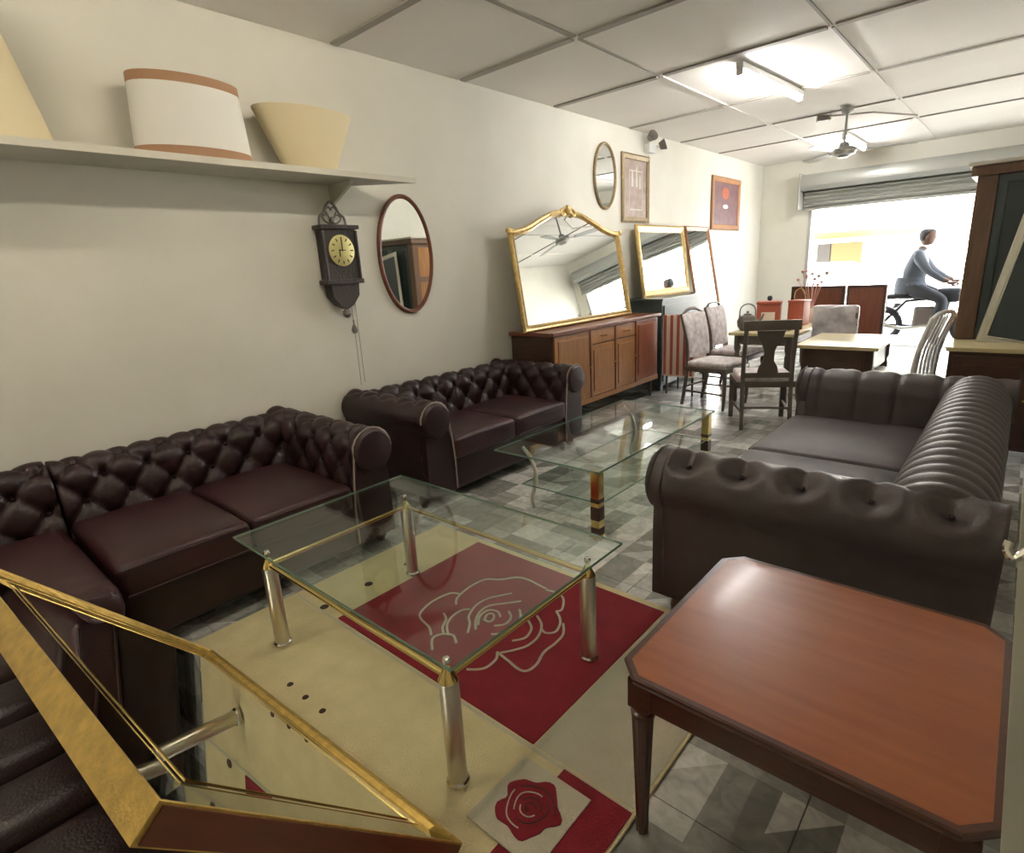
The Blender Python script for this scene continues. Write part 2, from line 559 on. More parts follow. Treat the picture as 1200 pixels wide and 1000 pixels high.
# ================================================================== CHESTERFIELD SOFAS
def roll_profile(H, r, qc, inner0, step=0.015):
    """(q, z) points from the seat up the inner face, over the roll, down the outside"""
    zc = H - r
    raw = [(inner0, .33)]
    n = 14
    for k in range(1, n + 1):
        u = k / n
        raw.append((inner0 + (qc + r - inner0) * u - 0.02 * sin(pi * u) * 0.0, .33 + (zc - .33) * u))
    th = 0
    while th < 205:
        th += 6
        raw.append((qc + r * cos(R(th)), zc + r * sin(R(th))))
    e = raw[-1]
    raw += [(qc - r * .78, e[1] - .03), (qc - r * .78, .40), (qc - r * .78, .25), (qc - r * .78, .09)]
    out = [Vector(raw[0])]; acc = 0
    arcs = [0.0]
    for a, c in zip(raw, raw[1:]):
        a, c = Vector(a), Vector(c)
        L = (c - a).length
        k = max(1, int(round(L / step))) if c.y > .45 or c.x > qc else max(1, int(L / .05))
        for i in range(1, k + 1):
            out.append(a.lerp(c, i / k)); arcs.append(acc + L * i / k)
        acc += L
    inner_len = hypot(qc + r - inner0, zc - .33)
    return out, arcs, inner_len

def sstep(a, b_, x):
    t = max(0.0, min(1.0, (x - a) / (b_ - a)))
    return t * t * (3 - 2 * t)

def tuft_height(x, s, spec):
    kind = spec['kind']
    w = sstep(spec['s0'] - .03, spec['s0'] + .02, s) * (1 - sstep(spec['s1'] - .03, spec['s1'] + .05, s))
    if kind == 'diamond':
        X = x / spec['ax']; Y = (s - spec['sb']) / spec['as']
        p, q = X + Y / 2, X - Y / 2
        dp, dq = abs(p - round(p)), abs(q - round(q))
        h = spec['puff'] * (sqrt(abs(sin(pi * p)) * abs(sin(pi * q)) + 1e-6) - .55)
        ln = .010 * (exp(-(dp / .07) ** 2) + exp(-(dq / .07) ** 2)) * spec.get('cr', .7)
        pit = spec['pit'] * exp(-((dp ** 2 + dq ** 2) / .02))
        return w * (h - ln - pit)
    if kind == 'row':
        # one line of buttons with a crescent fold at each
        X = x / spec['ax']; dx = (X - math.floor(X) - .5) * spec['ax']; ds = s - spec['sb']
        d2 = (dx / .055) ** 2 + (ds / .05) ** 2
        pit = spec['pit'] * exp(-d2)
        rim = .012 * exp(-((sqrt(d2) - 1.6) / .5) ** 2)
        fold = .012 * exp(-(dx / .02) ** 2) * (1 if ds < 0 else exp(-(ds / .03) ** 2))
        return w * (rim - pit - fold)
    # ribs
    X = x / spec['ax']
    return w * (spec['puff'] * (sqrt(abs(sin(pi * X)) + 1e-6) - .5))

def roll_sheet(L, prof, spec, m, name, parent, axis, place, capm=True, dx=0.0135):
    """sweeps the roll profile along length L; place(u, q, z) gives local coordinates"""
    pts, arcs, inner = prof
    n = len(pts)
    nor = []
    for i in range(n):
        a, c = pts[max(i - 1, 0)], pts[min(i + 1, n - 1)]
        d = (c - a).normalized()
        nor.append(Vector((d.y, -d.x)))
    b = NB()
    k = max(2, int(L / dx))
    grid = []
    for i in range(k + 1):
        x = L * i / k
        edge = min(x, L - x)
        fe = 1.0
        row = []
        for j in range(n):
            h = sum(tuft_height(x - sp.get('xo', 0), arcs[j], sp) for sp in spec) * fe
            p = pts[j] + nor[j] * h
            row.append(b.verts.new(place(x, p.x, p.y)))
        grid.append(row)
    for i in range(k):
        for j in range(n - 1):
            b.faces.new((grid[i][j], grid[i][j + 1], grid[i + 1][j + 1], grid[i + 1][j]))
    # close the underside and ends
    q0 = pts[0].x
    lo0 = [b.verts.new(place(x, q0, .09)) for x in (0, L)]
    for e, row in ((0, grid[0]), (1, grid[-1])):
        vs = [v for v in row] + [lo0[e]]
        b.faces.new(vs)
    b.faces.new([lo0[0], lo0[1]] + [grid[i][0] for i in range(k, -1, -1)])
    b.faces.new([lo0[0], lo0[1]] + [grid[i][-1] for i in range(k, -1, -1)])
    bmesh.ops.triangulate(b, faces=[f for f in b.faces if len(f.verts) > 4])
    return ob(name, b, m, parent, 'all')

def button_mesh(m):
    me = bpy.data.meshes.new('button')
    b = lathe(NB(), [(0, .006), (.006, .005), (.011, .001), (.011, -.004), (0, -.004)], 8)
    b.to_mesh(me); b.free()
    me.materials.append(m)
    for p in me.polygons:
        p.use_smooth = True
    return me

def put_buttons(parent, prof, spec, L, place, me, maxn=90):
    pts, arcs, inner = prof
    n = 0
    def at(s):
        for i in range(len(arcs) - 1):
            if arcs[i + 1] >= s:
                return pts[i], (pts[i + 1] - pts[i]).normalized()
        return pts[-1], (pts[-1] - pts[-2]).normalized()
    rows = []
    if spec['kind'] == 'diamond':
        for j in range(-6, 12):
            s = spec['sb'] + j * spec['as']
            if spec['s0'] <= s <= spec['s1']:
                off = 0 if j % 2 == 0 else .5
                rows.append((s, [(i + off) * spec['ax'] for i in range(-1, int(L / spec['ax']) + 2)]))
    else:
        rows.append((spec['sb'], [(i + .5) * spec['ax'] for i in range(-1, int(L / spec['ax']) + 2)]))
    for s, xs_ in rows:
        for x in xs_:
            x += spec.get('xo', 0)
            if x < .03 or x > L - .03 or n >= maxn:
                continue
            p, d = at(s)
            nrm = Vector((d.y, -d.x))
            q = p - nrm * (spec['pit'] * .9)
            P = Vector(place(x, q.x, q.y))
            P2 = Vector(place(x, (q + nrm * .1).x, (q + nrm * .1).y))
            o = ob('button', me, None, parent)
            o.location = P
            o.rotation_euler = (P2 - P).to_track_quat('Z', 'Y').to_euler()
            n += 1

def chesterfield(label, loc, rz, Wd, D, H=.72, r=.115, ml='leather', ms='leather_red', arms=(True, True), ncush=2, group=None, backspec=None, armspec=None, name='chesterfield_sofa', pip='piping', rb=None, bbtn=True, abtn=True):
    t = thing(name, label, 'sofa', loc, rz, group)
    qc = r + .03
    pa = roll_profile(H, r, qc, qc + r + .03)
    rb = rb or r
    qb = rb + .03
    pb = roll_profile(H + (rb - r), rb, qb, qb + rb + .05)
    inner = pb[2]
    if backspec is None:
        backspec = [dict(kind='diamond', ax=.20, **{'as': .115}, s0=.06, s1=inner + 2.1 * rb, sb=.09, puff=.036, pit=.024)]
    if armspec is None:
        armspec = [dict(kind='diamond', ax=.20, **{'as': .115}, s0=.06, s1=inner + 1.9 * r, sb=.09, puff=.026, pit=.018)]
    me = button_mesh(M[ml])
    # local: x along the width, front at -D, back plane at y = 0
    place_b = lambda u, q, z: (u, -q, z)
    x0 = qc if arms[0] else 0.0
    Lb = Wd - x0 - (qc if arms[1] else 0)
    place_bb = lambda u, q, z: (u + x0, -q, z)
    bk = roll_sheet(Lb, pb, backspec, M[ml], 'backrest', t, 'x', place_bb)
    if bbtn:
        for sp in backspec:
            put_buttons(bk, pb, sp, Lb, place_bb, me)
    aw = qc + r + .03
    La = D - .05
    for side, on in enumerate(arms):
        if not on:
            continue
        if side == 0:
            pl = lambda u, q, z: (q, -u - .0, z)
        else:
            pl = lambda u, q, z: (Wd - q, -u, z)
        ar = roll_sheet(La, pa, armspec, M[ml], 'armrest', t, 'y', pl)
        if abtn:
            for sp in armspec:
                put_buttons(ar, pa, sp, La, pl, me)
        # scroll front: rounded roll end, facing panel and piping
        pts = pa[0]
        b = NB()
        zc = H - r
        rr = r + .004
        for kk in range(1):
            lathe(b, [(rr * .96, .06), (rr, .045), (rr, .0)][::-1] + [(rr * .97, .062), (rr * .86, .078), (rr * .5, .086), (0, .086)], 24)
        mt = Matrix.Translation(Vector(pl(La, qc, zc))) @ Matrix.Rotation(pi / 2, 4, 'X')
        bmesh.ops.transform(b, matrix=mt, verts=b.verts)
        ob('arm_scroll', b, M[ml], ar, True)
        b = NB()
        # tapered facing board below the scroll
        q0, q1 = qc - r * .78, pts[0].x
        pf = [(q0, .09), (q1, .09), (q1, .30), (q1 - .01, .42), (qc + r * .75, zc - .03), (qc - r * .72, zc - .05), (q0, .42)]
        A = [b.verts.new(pl(La, q, z)) for q, z in pf]
        B = [b.verts.new(pl(La + .045, q, z)) for q, z in pf]
        b.faces.new(A); b.faces.new(B)
        for i in range(len(pf)):
            j = (i + 1) % len(pf)
            b.faces.new((A[i], A[j], B[j], B[i]))
        ob('arm_facing', b, M[ml], ar)
        b = NB()
        line = [(q1, .10), (q1, .30), (q1 - .012, .44), (qc + r * .98, zc)]
        line += [(qc + (r + .006) * cos(R(a)), zc + (r + .006) * sin(R(a))) for a in range(20, 181, 20)]
        tube(b, [pl(La + .05, q, z) for q, z in line], .006, 6)
        ob('piping', b, M[pip], ar, True)
    # base rail and cushions
    xi0 = aw if arms[0] else 0.0
    xi1 = Wd - aw if arms[1] else Wd
    qi = qb + rb + .05
    b = NB()
    rbox(b, (xi0 - (.03 if arms[0] else 0), -D + .03, .07), (xi1 + (.03 if arms[1] else 0), -qi + .1, .30), .03, 8)
    ob('base', b, M[ml], t, True)
    cw = (xi1 - xi0) / ncush
    for k in range(ncush):
        b = NB()
        lo = (xi0 + k * cw + .004, -D - .01, .295); hi = (xi0 + (k + 1) * cw - .004, -qi + .03, .445)
        rbox(b, lo, hi, .035, 8, puff=.022)
        c = ob('seat_cushion', b, M[ms], t, True)
        b = NB()
        pp = [(lo[0] + .03, lo[1] - .001, .43), (lo[0] + .004, lo[1] + .03, .43)]
        tube(b, [(lo[0] + .02, lo[1] + .002, .428), (hi[0] - .02, lo[1] + .002, .428)], .005, 6)
        tube(b, [(lo[0] + .02, lo[1] + .002, .312), (hi[0] - .02, lo[1] + .002, .312)], .005, 6)
        ob('piping', b, M[ms], c, True)
    for fx in (.09, Wd - .09):
        for fy in (-.09, -D + .12):
            b = lathe(NB(), [(0, 0), (.022, 0), (.036, .03), (.038, .06), (.028, .095), (0, .095)], 12, (fx, fy, 0))
            ob('foot', b, M['darkwood'], t, True)
    return t

SG = 'tufted leather sofas'
# long sofa along the left wall (right arm only, joins the corner section)
chesterfield('long dark burgundy tufted leather sofa against cream wall, behind nearer glass table', (XL + .01, .425, 0), pi / 2, 1.40, 1.05, arms=(False, True), ncush=2, group=SG, r=.12)
# two seat sofa beyond it
chesterfield('burgundy tufted two seat leather sofa between long sofa and wooden sideboard', (XL + .01, 2.12, 0), pi / 2, 1.84, .90, arms=(True, True), ncush=2, group=SG, r=.115)
# right hand sofa with ribbed back roll
inn = hypot(.05, .28)
rib = [dict(kind='rib', ax=.108, s0=.10, s1=inn + .55, puff=.026)]
row = [dict(kind='row', ax=.215, sb=inn + 2.0 * .135, s0=.12, s1=inn + .70, pit=.040, xo=.03)]
chesterfield('brown grey leather sofa with ribbed back roll and buttoned arms, right of the room', (.065, 4.44, 0), -pi / 2, 2.46, 1.13, H=.735, r=.135, ml='leather_grey', ms='leather_grey', ncush=2, group=SG, backspec=rib, armspec=row, rb=.15, bbtn=False, pip='leather_grey')

# corner section left of the long sofa
t = thing('corner_sofa_section', 'armless leather corner section by left picture edge, joined to long sofa', 'sofa', (XL + .01, -.62, 0), pi / 2, SG)
pb = roll_profile(.73, .12, .15, .32)
sp = [dict(kind='diamond', ax=.22, **{'as': .11}, s0=.06, s1=pb[2] + .25, sb=.08, puff=.030, pit=.022)]
pl = lambda u, q, z: (u, -q, z)
bk = roll_sheet(1.035, pb, sp, M['leather'], 'backrest', t, 'x', pl)
put_buttons(bk, pb, sp[0], 1.035, pl, button_mesh(M['leather']))
def pleat(q):
    # gathers round the front corner of the cushion
    cx, cy = .98, -1.14
    dx, dy = q.x - cx, q.y - cy
    d = hypot(dx, dy)
    if d < .16 and q.z > .33:
        a = math.atan2(dy, dx)
        k = .005 * sin(a * 26) * exp(-((d - .07) / .06) ** 2)
        q = q + Vector((0, 0, k))
    return q
b = NB(); rbox(b, (.01, -1.23, .28), (1.03, -.30, .445), .06, 26, .02, pleat)
ob('seat_cushion', b, M['leather_red'], t, True)
b = NB(); rbox(b, (.01, -1.18, .07), (1.03, -.20, .285), .03, 4)
ob('base', b, M['leather'], t, True)
for fx in (.1, .94):
    for fy in (-.1, -1.0):
        ob('foot', lathe(NB(), [(0, 0), (.022, 0), (.036, .03), (.038, .06), (.028, .08), (0, .08)], 12, (fx, fy, 0)), M['darkwood'], t, True)

# foreground section under the gilt mirror, facing into the room
t = thing('armless_sofa_section', 'dark channelled leather seat section in bottom left corner under the leaning gold mirror', 'sofa', (-2.33, -1.05, 0), 0, SG)
for k in range(5):
    x0 = .01 + k * .232
    b = NB(); rbox(b, (x0, .22, .27), (x0 + .228, 1.345, .425), .045, 6, .02)
    ob('seat_channel', b, M['leather'], t, True)
b = NB(); rbox(b, (.01, .06, .07), (1.165, 1.30, .275), .03, 4)
ob('base', b, M['leather'], t, True)
b = NB(); rbox(b, (.01, .0, .07), (1.165, .24, .74), .09, 8)
ob('backrest', b, M['leather'], t, True)
for fx in (.1, 1.06):
    for fy in (.12, 1.1):
        ob('foot', lathe(NB(), [(0, 0), (.022, 0), (.036, .03), (.038, .06), (.028, .08), (0, .08)], 12, (fx, fy, 0)), M['darkwood'], t, True)

# ================================================================== RUG
rg = thing('area_rug', 'cream rug with crimson squares and rose outlines under the nearer glass table', 'rug', (0, 0, 0))
ob('pile', bx((-2.52, .12, .0005), (-.615, 2.07, .012), .003), M['rug'], rg)
def slab(name, lo, hi, m, z0=.0115, z1=.0165):
    return ob(name, bx((lo[0], lo[1], z0), (hi[0], hi[1], z1), .002), M[m], rg)
slab('red_square', (-2.15, 1.115), (-.995, 2.03), 'rugred')
slab('red_square', (-.86, .16), (-.625, 1.10), 'rugred')
slab('pale_square', (-.99, 1.115), (-.625, 2.03), 'rugpale', .0115, .0145)
slab('border_line', (-2.50, 1.095), (-.625, 1.108), 'rugpale', .0115, .0135)
slab('rose_square', (-.985, .80), (-.735, 1.06), 'rugpale', .0115, .020)
rose = [
[(-1.702, 1.289), (-1.753, 1.321), (-1.846, 1.346), (-1.882, 1.397), (-1.896, 1.479), (-1.878, 1.565), (-1.83, 1.587)],
[(-1.785, 1.514), (-1.822, 1.557), (-1.843, 1.653), (-1.83, 1.753), (-1.765, 1.801), (-1.714, 1.864), (-1.654, 1.881), (-1.575, 1.873), (-1.53, 1.869)],
[(-1.778, 1.43), (-1.736, 1.406), (-1.705, 1.357), (-1.664, 1.327)],
[(-1.643, 1.334), (-1.701, 1.38), (-1.731, 1.442), (-1.73, 1.498), (-1.706, 1.527)],
[(-1.587, 1.395), (-1.626, 1.447), (-1.672, 1.486), (-1.704, 1.562), (-1.701, 1.634), (-1.668, 1.694), (-1.637, 1.741)],
[(-1.576, 1.433), (-1.623, 1.48), (-1.655, 1.542), (-1.653, 1.6), (-1.606, 1.658), (-1.558, 1.716)],
[(-1.523, 1.861), (-1.462, 1.87), (-1.412, 1.847), (-1.367, 1.777), (-1.377, 1.748)],
[(-1.377, 1.748), (-1.334, 1.716), (-1.305, 1.676), (-1.292, 1.626), (-1.318, 1.597), (-1.348, 1.604)],
[(-1.298, 1.692), (-1.256, 1.634), (-1.246, 1.566), (-1.248, 1.493), (-1.227, 1.423), (-1.231, 1.371), (-1.263, 1.355), (-1.333, 1.368), (-1.399, 1.379)],
[(-1.399, 1.379), (-1.374, 1.345), (-1.371, 1.289), (-1.39, 1.258), (-1.425, 1.231)],
[(-1.425, 1.669), (-1.368, 1.629), (-1.33, 1.559), (-1.327, 1.487), (-1.353, 1.431), (-1.386, 1.385)],
[(-1.436, 1.619), (-1.388, 1.584), (-1.368, 1.521), (-1.399, 1.47)],
[(-1.59, 1.504), (-1.612, 1.541), (-1.597, 1.563), (-1.569, 1.541), (-1.568, 1.51), (-1.6, 1.507)],
[(-1.591, 1.462), (-1.631, 1.517), (-1.632, 1.57), (-1.593, 1.589), (-1.551, 1.566)],
[(-1.623, 1.227), (-1.68, 1.277), (-1.672, 1.321), (-1.627, 1.346), (-1.576, 1.318)],
[(-1.50, 1.45), (-1.46, 1.49), (-1.45, 1.56), (-1.48, 1.62), (-1.52, 1.66)],
[(-1.53, 1.50), (-1.50, 1.54), (-1.51, 1.59), (-1.55, 1.62)]]
for line in rose:
    b = NB()
    sp_ = smooth_pts([(x, y, .0168) for x, y in line], 5)
    tube(b, sp_, .0058, 5)
    ob('rose_outline', b, M['rugpale'], rg, True)
# crimson rose on the pale square
cx, cy = -.860, .930
b = NB()
outl = [(cx + (.088 + .010 * sin(5 * a + .6) + .006 * sin(9 * a)) * cos(a), cy + (.092 + .010 * sin(5 * a + .6)) * sin(a)) for a in [2 * pi * k / 48 for k in range(48)]]
prism(b, outl, .0195, .023, 'xy')
ob('rose_bloom', b, M['rugred'], rg)
for k, (r0, a0, a1) in enumerate(((.068, .3, 2.6), (.070, 2.9, 4.9), (.050, 4.6, 7.2), (.048, 1.4, 3.9), (.030, 0.2, 3.0), (.030, 3.5, 5.9), (.014, 0.8, 5.0))):
    b = NB()
    tube(b, [(cx + .004 + r0 * (1 + .08 * sin(3 * a)) * cos(a), cy + r0 * sin(a), .0235) for a in [a0 + (a1 - a0) * i / 14 for i in range(15)]], .0022, 5)
    ob('petal_line', b, M['rugpale'] if k % 2 else M['rugbrown'], rg, True)
for (x, y, r0) in ((-1.916, .758, .013), (-1.803, .759, .013), (-1.689, .762, .013), (-2.29, 1.128, .022), (-2.29, 1.379, .022), (-2.29, 1.63, .022)):
    ob('dark_spot', lathe(NB(), [(0, .0155), (r0 * .8, .0150), (r0, .0115)], 12, (x, y, 0)), M['rugbrown'], rg, True)

# ================================================================== NEARER GLASS TABLE
t = thing('glass_coffee_table', 'nearer glass coffee table with tubular metal legs and gold rails on rose rug', 'table', (0, 0, 0))
LX0, LX1, LY0, LY1 = -2.175, -1.085, .865, 1.575
LP = [(LX0, LY0), (LX1, LY0), (LX1, LY1), (LX0, LY1)]
for (x, y) in LP:
    b = lathe(NB(), [(0, .017), (.030, .017), (.030, .375), (.026, .388), (.012, .415), (0, .415)], 20, (x, y, 0))
    lg = ob('leg', b, M['steel'], t, True)
    b = lathe(NB(), [(.031, .0165), (.036, .020), (.036, .030), (.031, .036)], 20, (x, y, 0))
    ob('foot_ring', b, M['chrome'], lg, True)
    b = lathe(NB(), [(.0305, .384), (.0285, .390), (.014, .416), (.010, .424), (0, .424)], 16, (x, y, 0))
    ob('leg_cap', b, M['brass'], lg, True)
    b = lathe(NB(), [(.008, .4375), (.012, .441), (.0135, .449), (.010, .457), (0, .460)], 12, (x, y, 0))
    ob('finial', b, M['chrome'], lg, True)
for (a, c) in zip(LP, LP[1:] + LP[:1]):
    b = tube(NB(), [(*a, .395), (*c, .395)], .0105, 10)
    ob('rail', b, M['brass'], t, True)
gl = ob('glass_top', bx((-2.475, .855, .426), (-1.06, 1.785, .438), .002), M['glass'], t, label='clear glass top overhanging far and left sides')
b = NB()
ring(b, [(-2.476, .854), (-1.059, .854), (-1.059, 1.786), (-2.476, 1.786)], [(0, .427), (.0015, .427), (.0015, .437), (0, .437)])
for v in b.verts:
    v.co = Vector((v.co.x, v.co.z, -v.co.y))
ob('glass_edge', b, M['glassedge'], gl)

# ================================================================== FARTHER GLASS TABLE
t = thing('long_glass_table', 'long two tier glass coffee table with banded metal post legs, beyond nearer table', 'table', (0, 0, 0))
GX0, GX1, GY0, GY1, GZ = -2.38, -1.60, 2.45, 4.03, .42
gl = ob('glass_top', bx((GX0, GY0, GZ - .012), (GX1, GY1, GZ), .002), M['glass'], t)
b = NB()
ring(b, [(GX0 - .001, GY0 - .001), (GX1 + .001, GY0 - .001), (GX1 + .001, GY1 + .001), (GX0 - .001, GY1 + .001)], [(0, GZ - .0115), (.0015, GZ - .0115), (.0015, GZ - .0005), (0, GZ - .0005)])
for v in b.verts:
    v.co = Vector((v.co.x, v.co.z, -v.co.y))
ob('glass_edge', b, M['glassedge'], gl)
gs = ob('glass_shelf', bx((-2.20, 2.50, .205), (GX1 - .02, 3.96, .213), .002), M['glass'], t, label='lower glass shelf')
b = NB()
ring(b, [(-2.201, 2.499), (GX1 - .019, 2.499), (GX1 - .019, 3.961), (-2.201, 3.961)], [(0, .2055), (.0015, .2055), (.0015, .2125), (0, .2125)])
for v in b.verts:
    v.co = Vector((v.co.x, v.co.z, -v.co.y))
ob('glass_edge', b, M['glassedge'], gs)
for (x, y) in ((GX1 - .035, GY0 + .035), (GX1 - .035, GY1 - .06)):
    lg = ob('leg', bx((x - .027, y - .027, .012), (x + .027, y + .027, GZ - .0125), .003), M['brass'], t)
    for z0, z1 in ((.03, .075), (.12, .20), (.225, .25)):
        ob('dark_band', bx((x - .0285, y - .0285, z0), (x + .0285, y + .0285, z1), .002), M['darkwood'], lg)
    ob('foot_disc', lathe(NB(), [(0, 0), (.05, 0), (.05, .008), (.034, .014), (0, .014)], 18, (x, y, 0)), M['chrome'], lg, True)
for (x, y) in ((-2.22, GY0 + .16), (-2.22, GY1 - .16)):
    pts = smooth_pts([(x - .06, y, GZ - .013), (x + .0, y, .35), (x + .035, y, .27), (x + .04, y, .21), (x + .02, y, .13), (x + .0, y, .06), (x + .015, y, .004)], 5)
    ob('curved_leg', tube(NB(), pts, .012, 8), M['steel'], t, True, label='bowed metal tube leg')

# ================================================================== LEANING GOLD MIRROR (foreground)
t = thing('gold_framed_mirror', 'large rectangular mirror in gold tray frame leaning on leather seat, bottom left foreground', 'mirror', (-.910, .718, .0565), 0, 'mirrors', rot=(-R(40.2), 0, R(183.4)))
mw, mh = 1.40, .92
out = rect(mw, mh)
ob('backing_board', bx((.004, .0535, .004), (mw - .004, .066, mh - .004), .002), M['mahogany'], t)
thin = [(0, -.064), (0, .0), (.004, .001), (.007, -.001), (.007, -.064)]
ridged = [(0, -.064), (0, .0), (.006, .004), (.014, .0), (.022, .007), (.032, .002), (.044, .009), (.054, .003), (.062, .006), (.068, -.004), (.068, -.064)]
for k, nm in enumerate(('bottom_rail', 'side_rail', 'top_rail', 'side_rail')):
    b = NB()
    ring(b, out, ridged if k < 2 else thin, [k])
    ob(nm, b, M['gold'], t)
ob('dark_side_panel', bx((-.004, .004, .010), (-.0005, .060, mh - .01), .001), M['mahogany'], t, label='dark red wood side of frame')
b = NB()
A = offset_outline(out, .0065); Bq = offset_outline(out, .098)
va = [b.verts.new((p.x, .0025, p.y)) for p in A]; vb = [b.verts.new((p.x, .008, p.y)) for p in Bq]
vc = [b.verts.new((p.x, .030, p.y)) for p in Bq]; vd = [b.verts.new((p.x, .030, p.y)) for p in A]
for P_, Q_ in ((va, vb), (vb, vc), (vc, vd), (vd, va)):
    for i in range(4):
        j = (i + 1) % 4
        b.faces.new((P_[i], P_[j], Q_[j], Q_[i]))
ob('mirror_border', b, M['mirror_dark'], t)
for d in (.090, .112):
    b = NB()
    ring(b, [tuple(p) for p in offset_outline(out, d)], [(0, -.012), (.0008, -.0065), (.0030, -.0065), (.0038, -.012)])
    ob('bead', b, M['brass'], t)
ob('mirror_glass', plate(NB(), offset_outline(out, .0985), -.030, -.009), M['mirror'], t)

# ================================================================== WOODEN SIDE TABLE (right foreground)
t = thing('wooden_side_table', 'square polished cherry wood table with chamfered corners and fluted legs, right foreground', 'table', (-.64, 1.03, 0))
w = .745
ch = .055
def octo(d, w=w, ch=ch):
    return [(ch, -d), (w - ch, -d), (w + d * .7, ch - d * .3), (w + d, ch), (w + d, w - ch), (w - ch, w + d), (ch, w + d), (-d, w - ch), (-d, ch)] if False else \
        [(ch - d * .4, -d), (w - ch + d * .4, -d), (w + d, ch - d * .4), (w + d, w - ch + d * .4), (w - ch + d * .4, w + d), (ch - d * .4, w + d), (-d, w - ch + d * .4), (-d, ch - d * .4)]
def slabz(out0, z0, out1, z1, m, name, par):
    b = NB()
    A = [b.verts.new((x, y, z0)) for x, y in out0]; B = [b.verts.new((x, y, z1)) for x, y in out1]
    b.faces.new(A); b.faces.new(B)
    n = len(A)
    for i in range(n):
        b.faces.new((A[i], A[(i + 1) % n], B[(i + 1) % n], B[i]))
    return ob(name, b, m, par)
top = ob('table_top', prism(NB(), octo(-.016), .512, .5312, 'xy'), M['cherry'], t)
b = NB()
prof = [(-.018, .5315), (-.004, .5315), (.0, .528), (.0, .521), (-.008, .516), (-.004, .510), (-.016, .502), (-.030, .502)]
rings = [[b.verts.new((x, y, z)) for x, y in octo(d)] for d, z in prof]
for k in range(len(rings)):
    A, B = rings[k], rings[(k + 1) % len(rings)]
    for i in range(8):
        b.faces.new((A[i], A[(i + 1) % 8], B[(i + 1) % 8], B[i]))
ob('edge_moulding', b, M['cherry_dark'], t)
b = NB()
for (lo, hi) in (((.06, .03, .425), (w - .06, .05, .503)), ((.06, w - .05, .425), (w - .06, w - .03, .503)), ((.03, .06, .425), (.05, w - .06, .503)), ((w - .05, .06, .425), (w - .03, w - .06, .503))):
    ob('apron', bx(lo, hi, .003), M['cherry_dark'], t)
for (x, y) in ((.055, .055), (w - .055, .055), (w - .055, w - .055), (.055, w - .055)):
    b = NB()
    secs = [(.0, .015), (.03, .017), (.06, .016), (.30, .024), (.385, .027)]
    n = 24
    rr = []
    for z, r0 in secs:
        rr.append([b.verts.new((x + r0 * (1 + .10 * cos(8 * 2 * pi * k / n)) * cos(2 * pi * k / n), y + r0 * (1 + .10 * cos(8 * 2 * pi * k / n)) * sin(2 * pi * k / n), z)) for k in range(n)])
    for A, B in zip(rr, rr[1:]):
        for k in range(n):
            b.faces.new((A[k], A[(k + 1) % n], B[(k + 1) % n], B[k]))
    b.faces.new(rr[0])
    lathe(b, [(.020, .383), (.031, .388), (.031, .398), (.024, .403), (.029, .410), (.029, .418), (0, .418)], 16, (x, y, 0))
    lg = ob('leg', b, M['cherry_dark'], t, True)
    ob('leg_block', bx((x - .029, y - .029, .417), (x + .029, y + .029, .503), .003), M['cherry_dark'], lg)

# ================================================================== LEFT WALL: shelf and lampshades
t = thing('wall_shelf', 'long painted white shelf high on the left wall holding lampshades', 'shelf', (0, 0, 0))
ZS = 2.165
b = NB()
prism(b, [(XL + .001, -.9), (-3.275, -.9), (-3.275, 2.77), (XL + .001, 2.40)], ZS - .034, ZS, 'xy')
ob('board', b, M['shelf'], t)
for y in (2.30, -.3):
    b = NB()
    prism(b, [(XL + .0005, ZS - .034), (-3.36, ZS - .034), (-3.37, ZS - .06), (XL + .02, ZS - .16), (XL + .0005, ZS - .16)], y - .012, y + .012, 'xz')
    ob('bracket', b, M['shelf'], t)

def shade(label, loc, r0, r1, h, m, trim=None, lip=.02, tilt=0.0):
    t = thing('lampshade', label, 'lampshade', loc, 0, 'lampshades on the wall shelf')
    t.scale = (.55, 1, 1)
    b = lathe(NB(), [(r0, 0), (r1, h), (r1 - .004, h), (r0 - .004, 0), (r0, 0)], 36)
    ob('shade', b, M[m], t, True)
    for z, rr in ((0.0, r0), (h - lip, r1 + (r0 - r1) * lip / h)):
        rr2 = rr + (r1 - r0) * lip / h
        b = lathe(NB(), [(rr + .0015, z), (rr2 + .0015, z + lip), (rr2 - .006, z + lip + .0005), (rr - .006, z), (rr + .0015, z)], 36)
        ob('trim_band', b, M[trim or m], t, True)
    b = NB()
    zz = h * .8; rr = r0 + (r1 - r0) * .8
    for k in range(3):
        a = 2 * pi * k / 3 + .4
        tube(b, [(0, 0, zz - .03), (rr * cos(a), rr * sin(a), zz)], .002, 5)
    lathe(b, [(.02, zz - .034), (.02, zz - .026), (.014, zz - .026), (.014, zz - .034), (.02, zz - .034)], 12)
    ob('wire_spider', b, M['steel'], t, True)
    return t
shade('large cream cone lampshade at left picture edge on the wall shelf', (-3.44, .505, ZS + .0005), .275, .13, .62, 'shade_cream')
shade('white drum lampshade with tan trim bands, middle of the wall shelf', (-3.445, 1.40, ZS + .0005), .295, .27, .385, 'shade_white', 'trim_tan', .045)
shade('upturned cream cone lampshade with wide open top, right end of wall shelf', (-3.445, 2.07, ZS + .0005), .165, .315, .335, 'shade_cream')

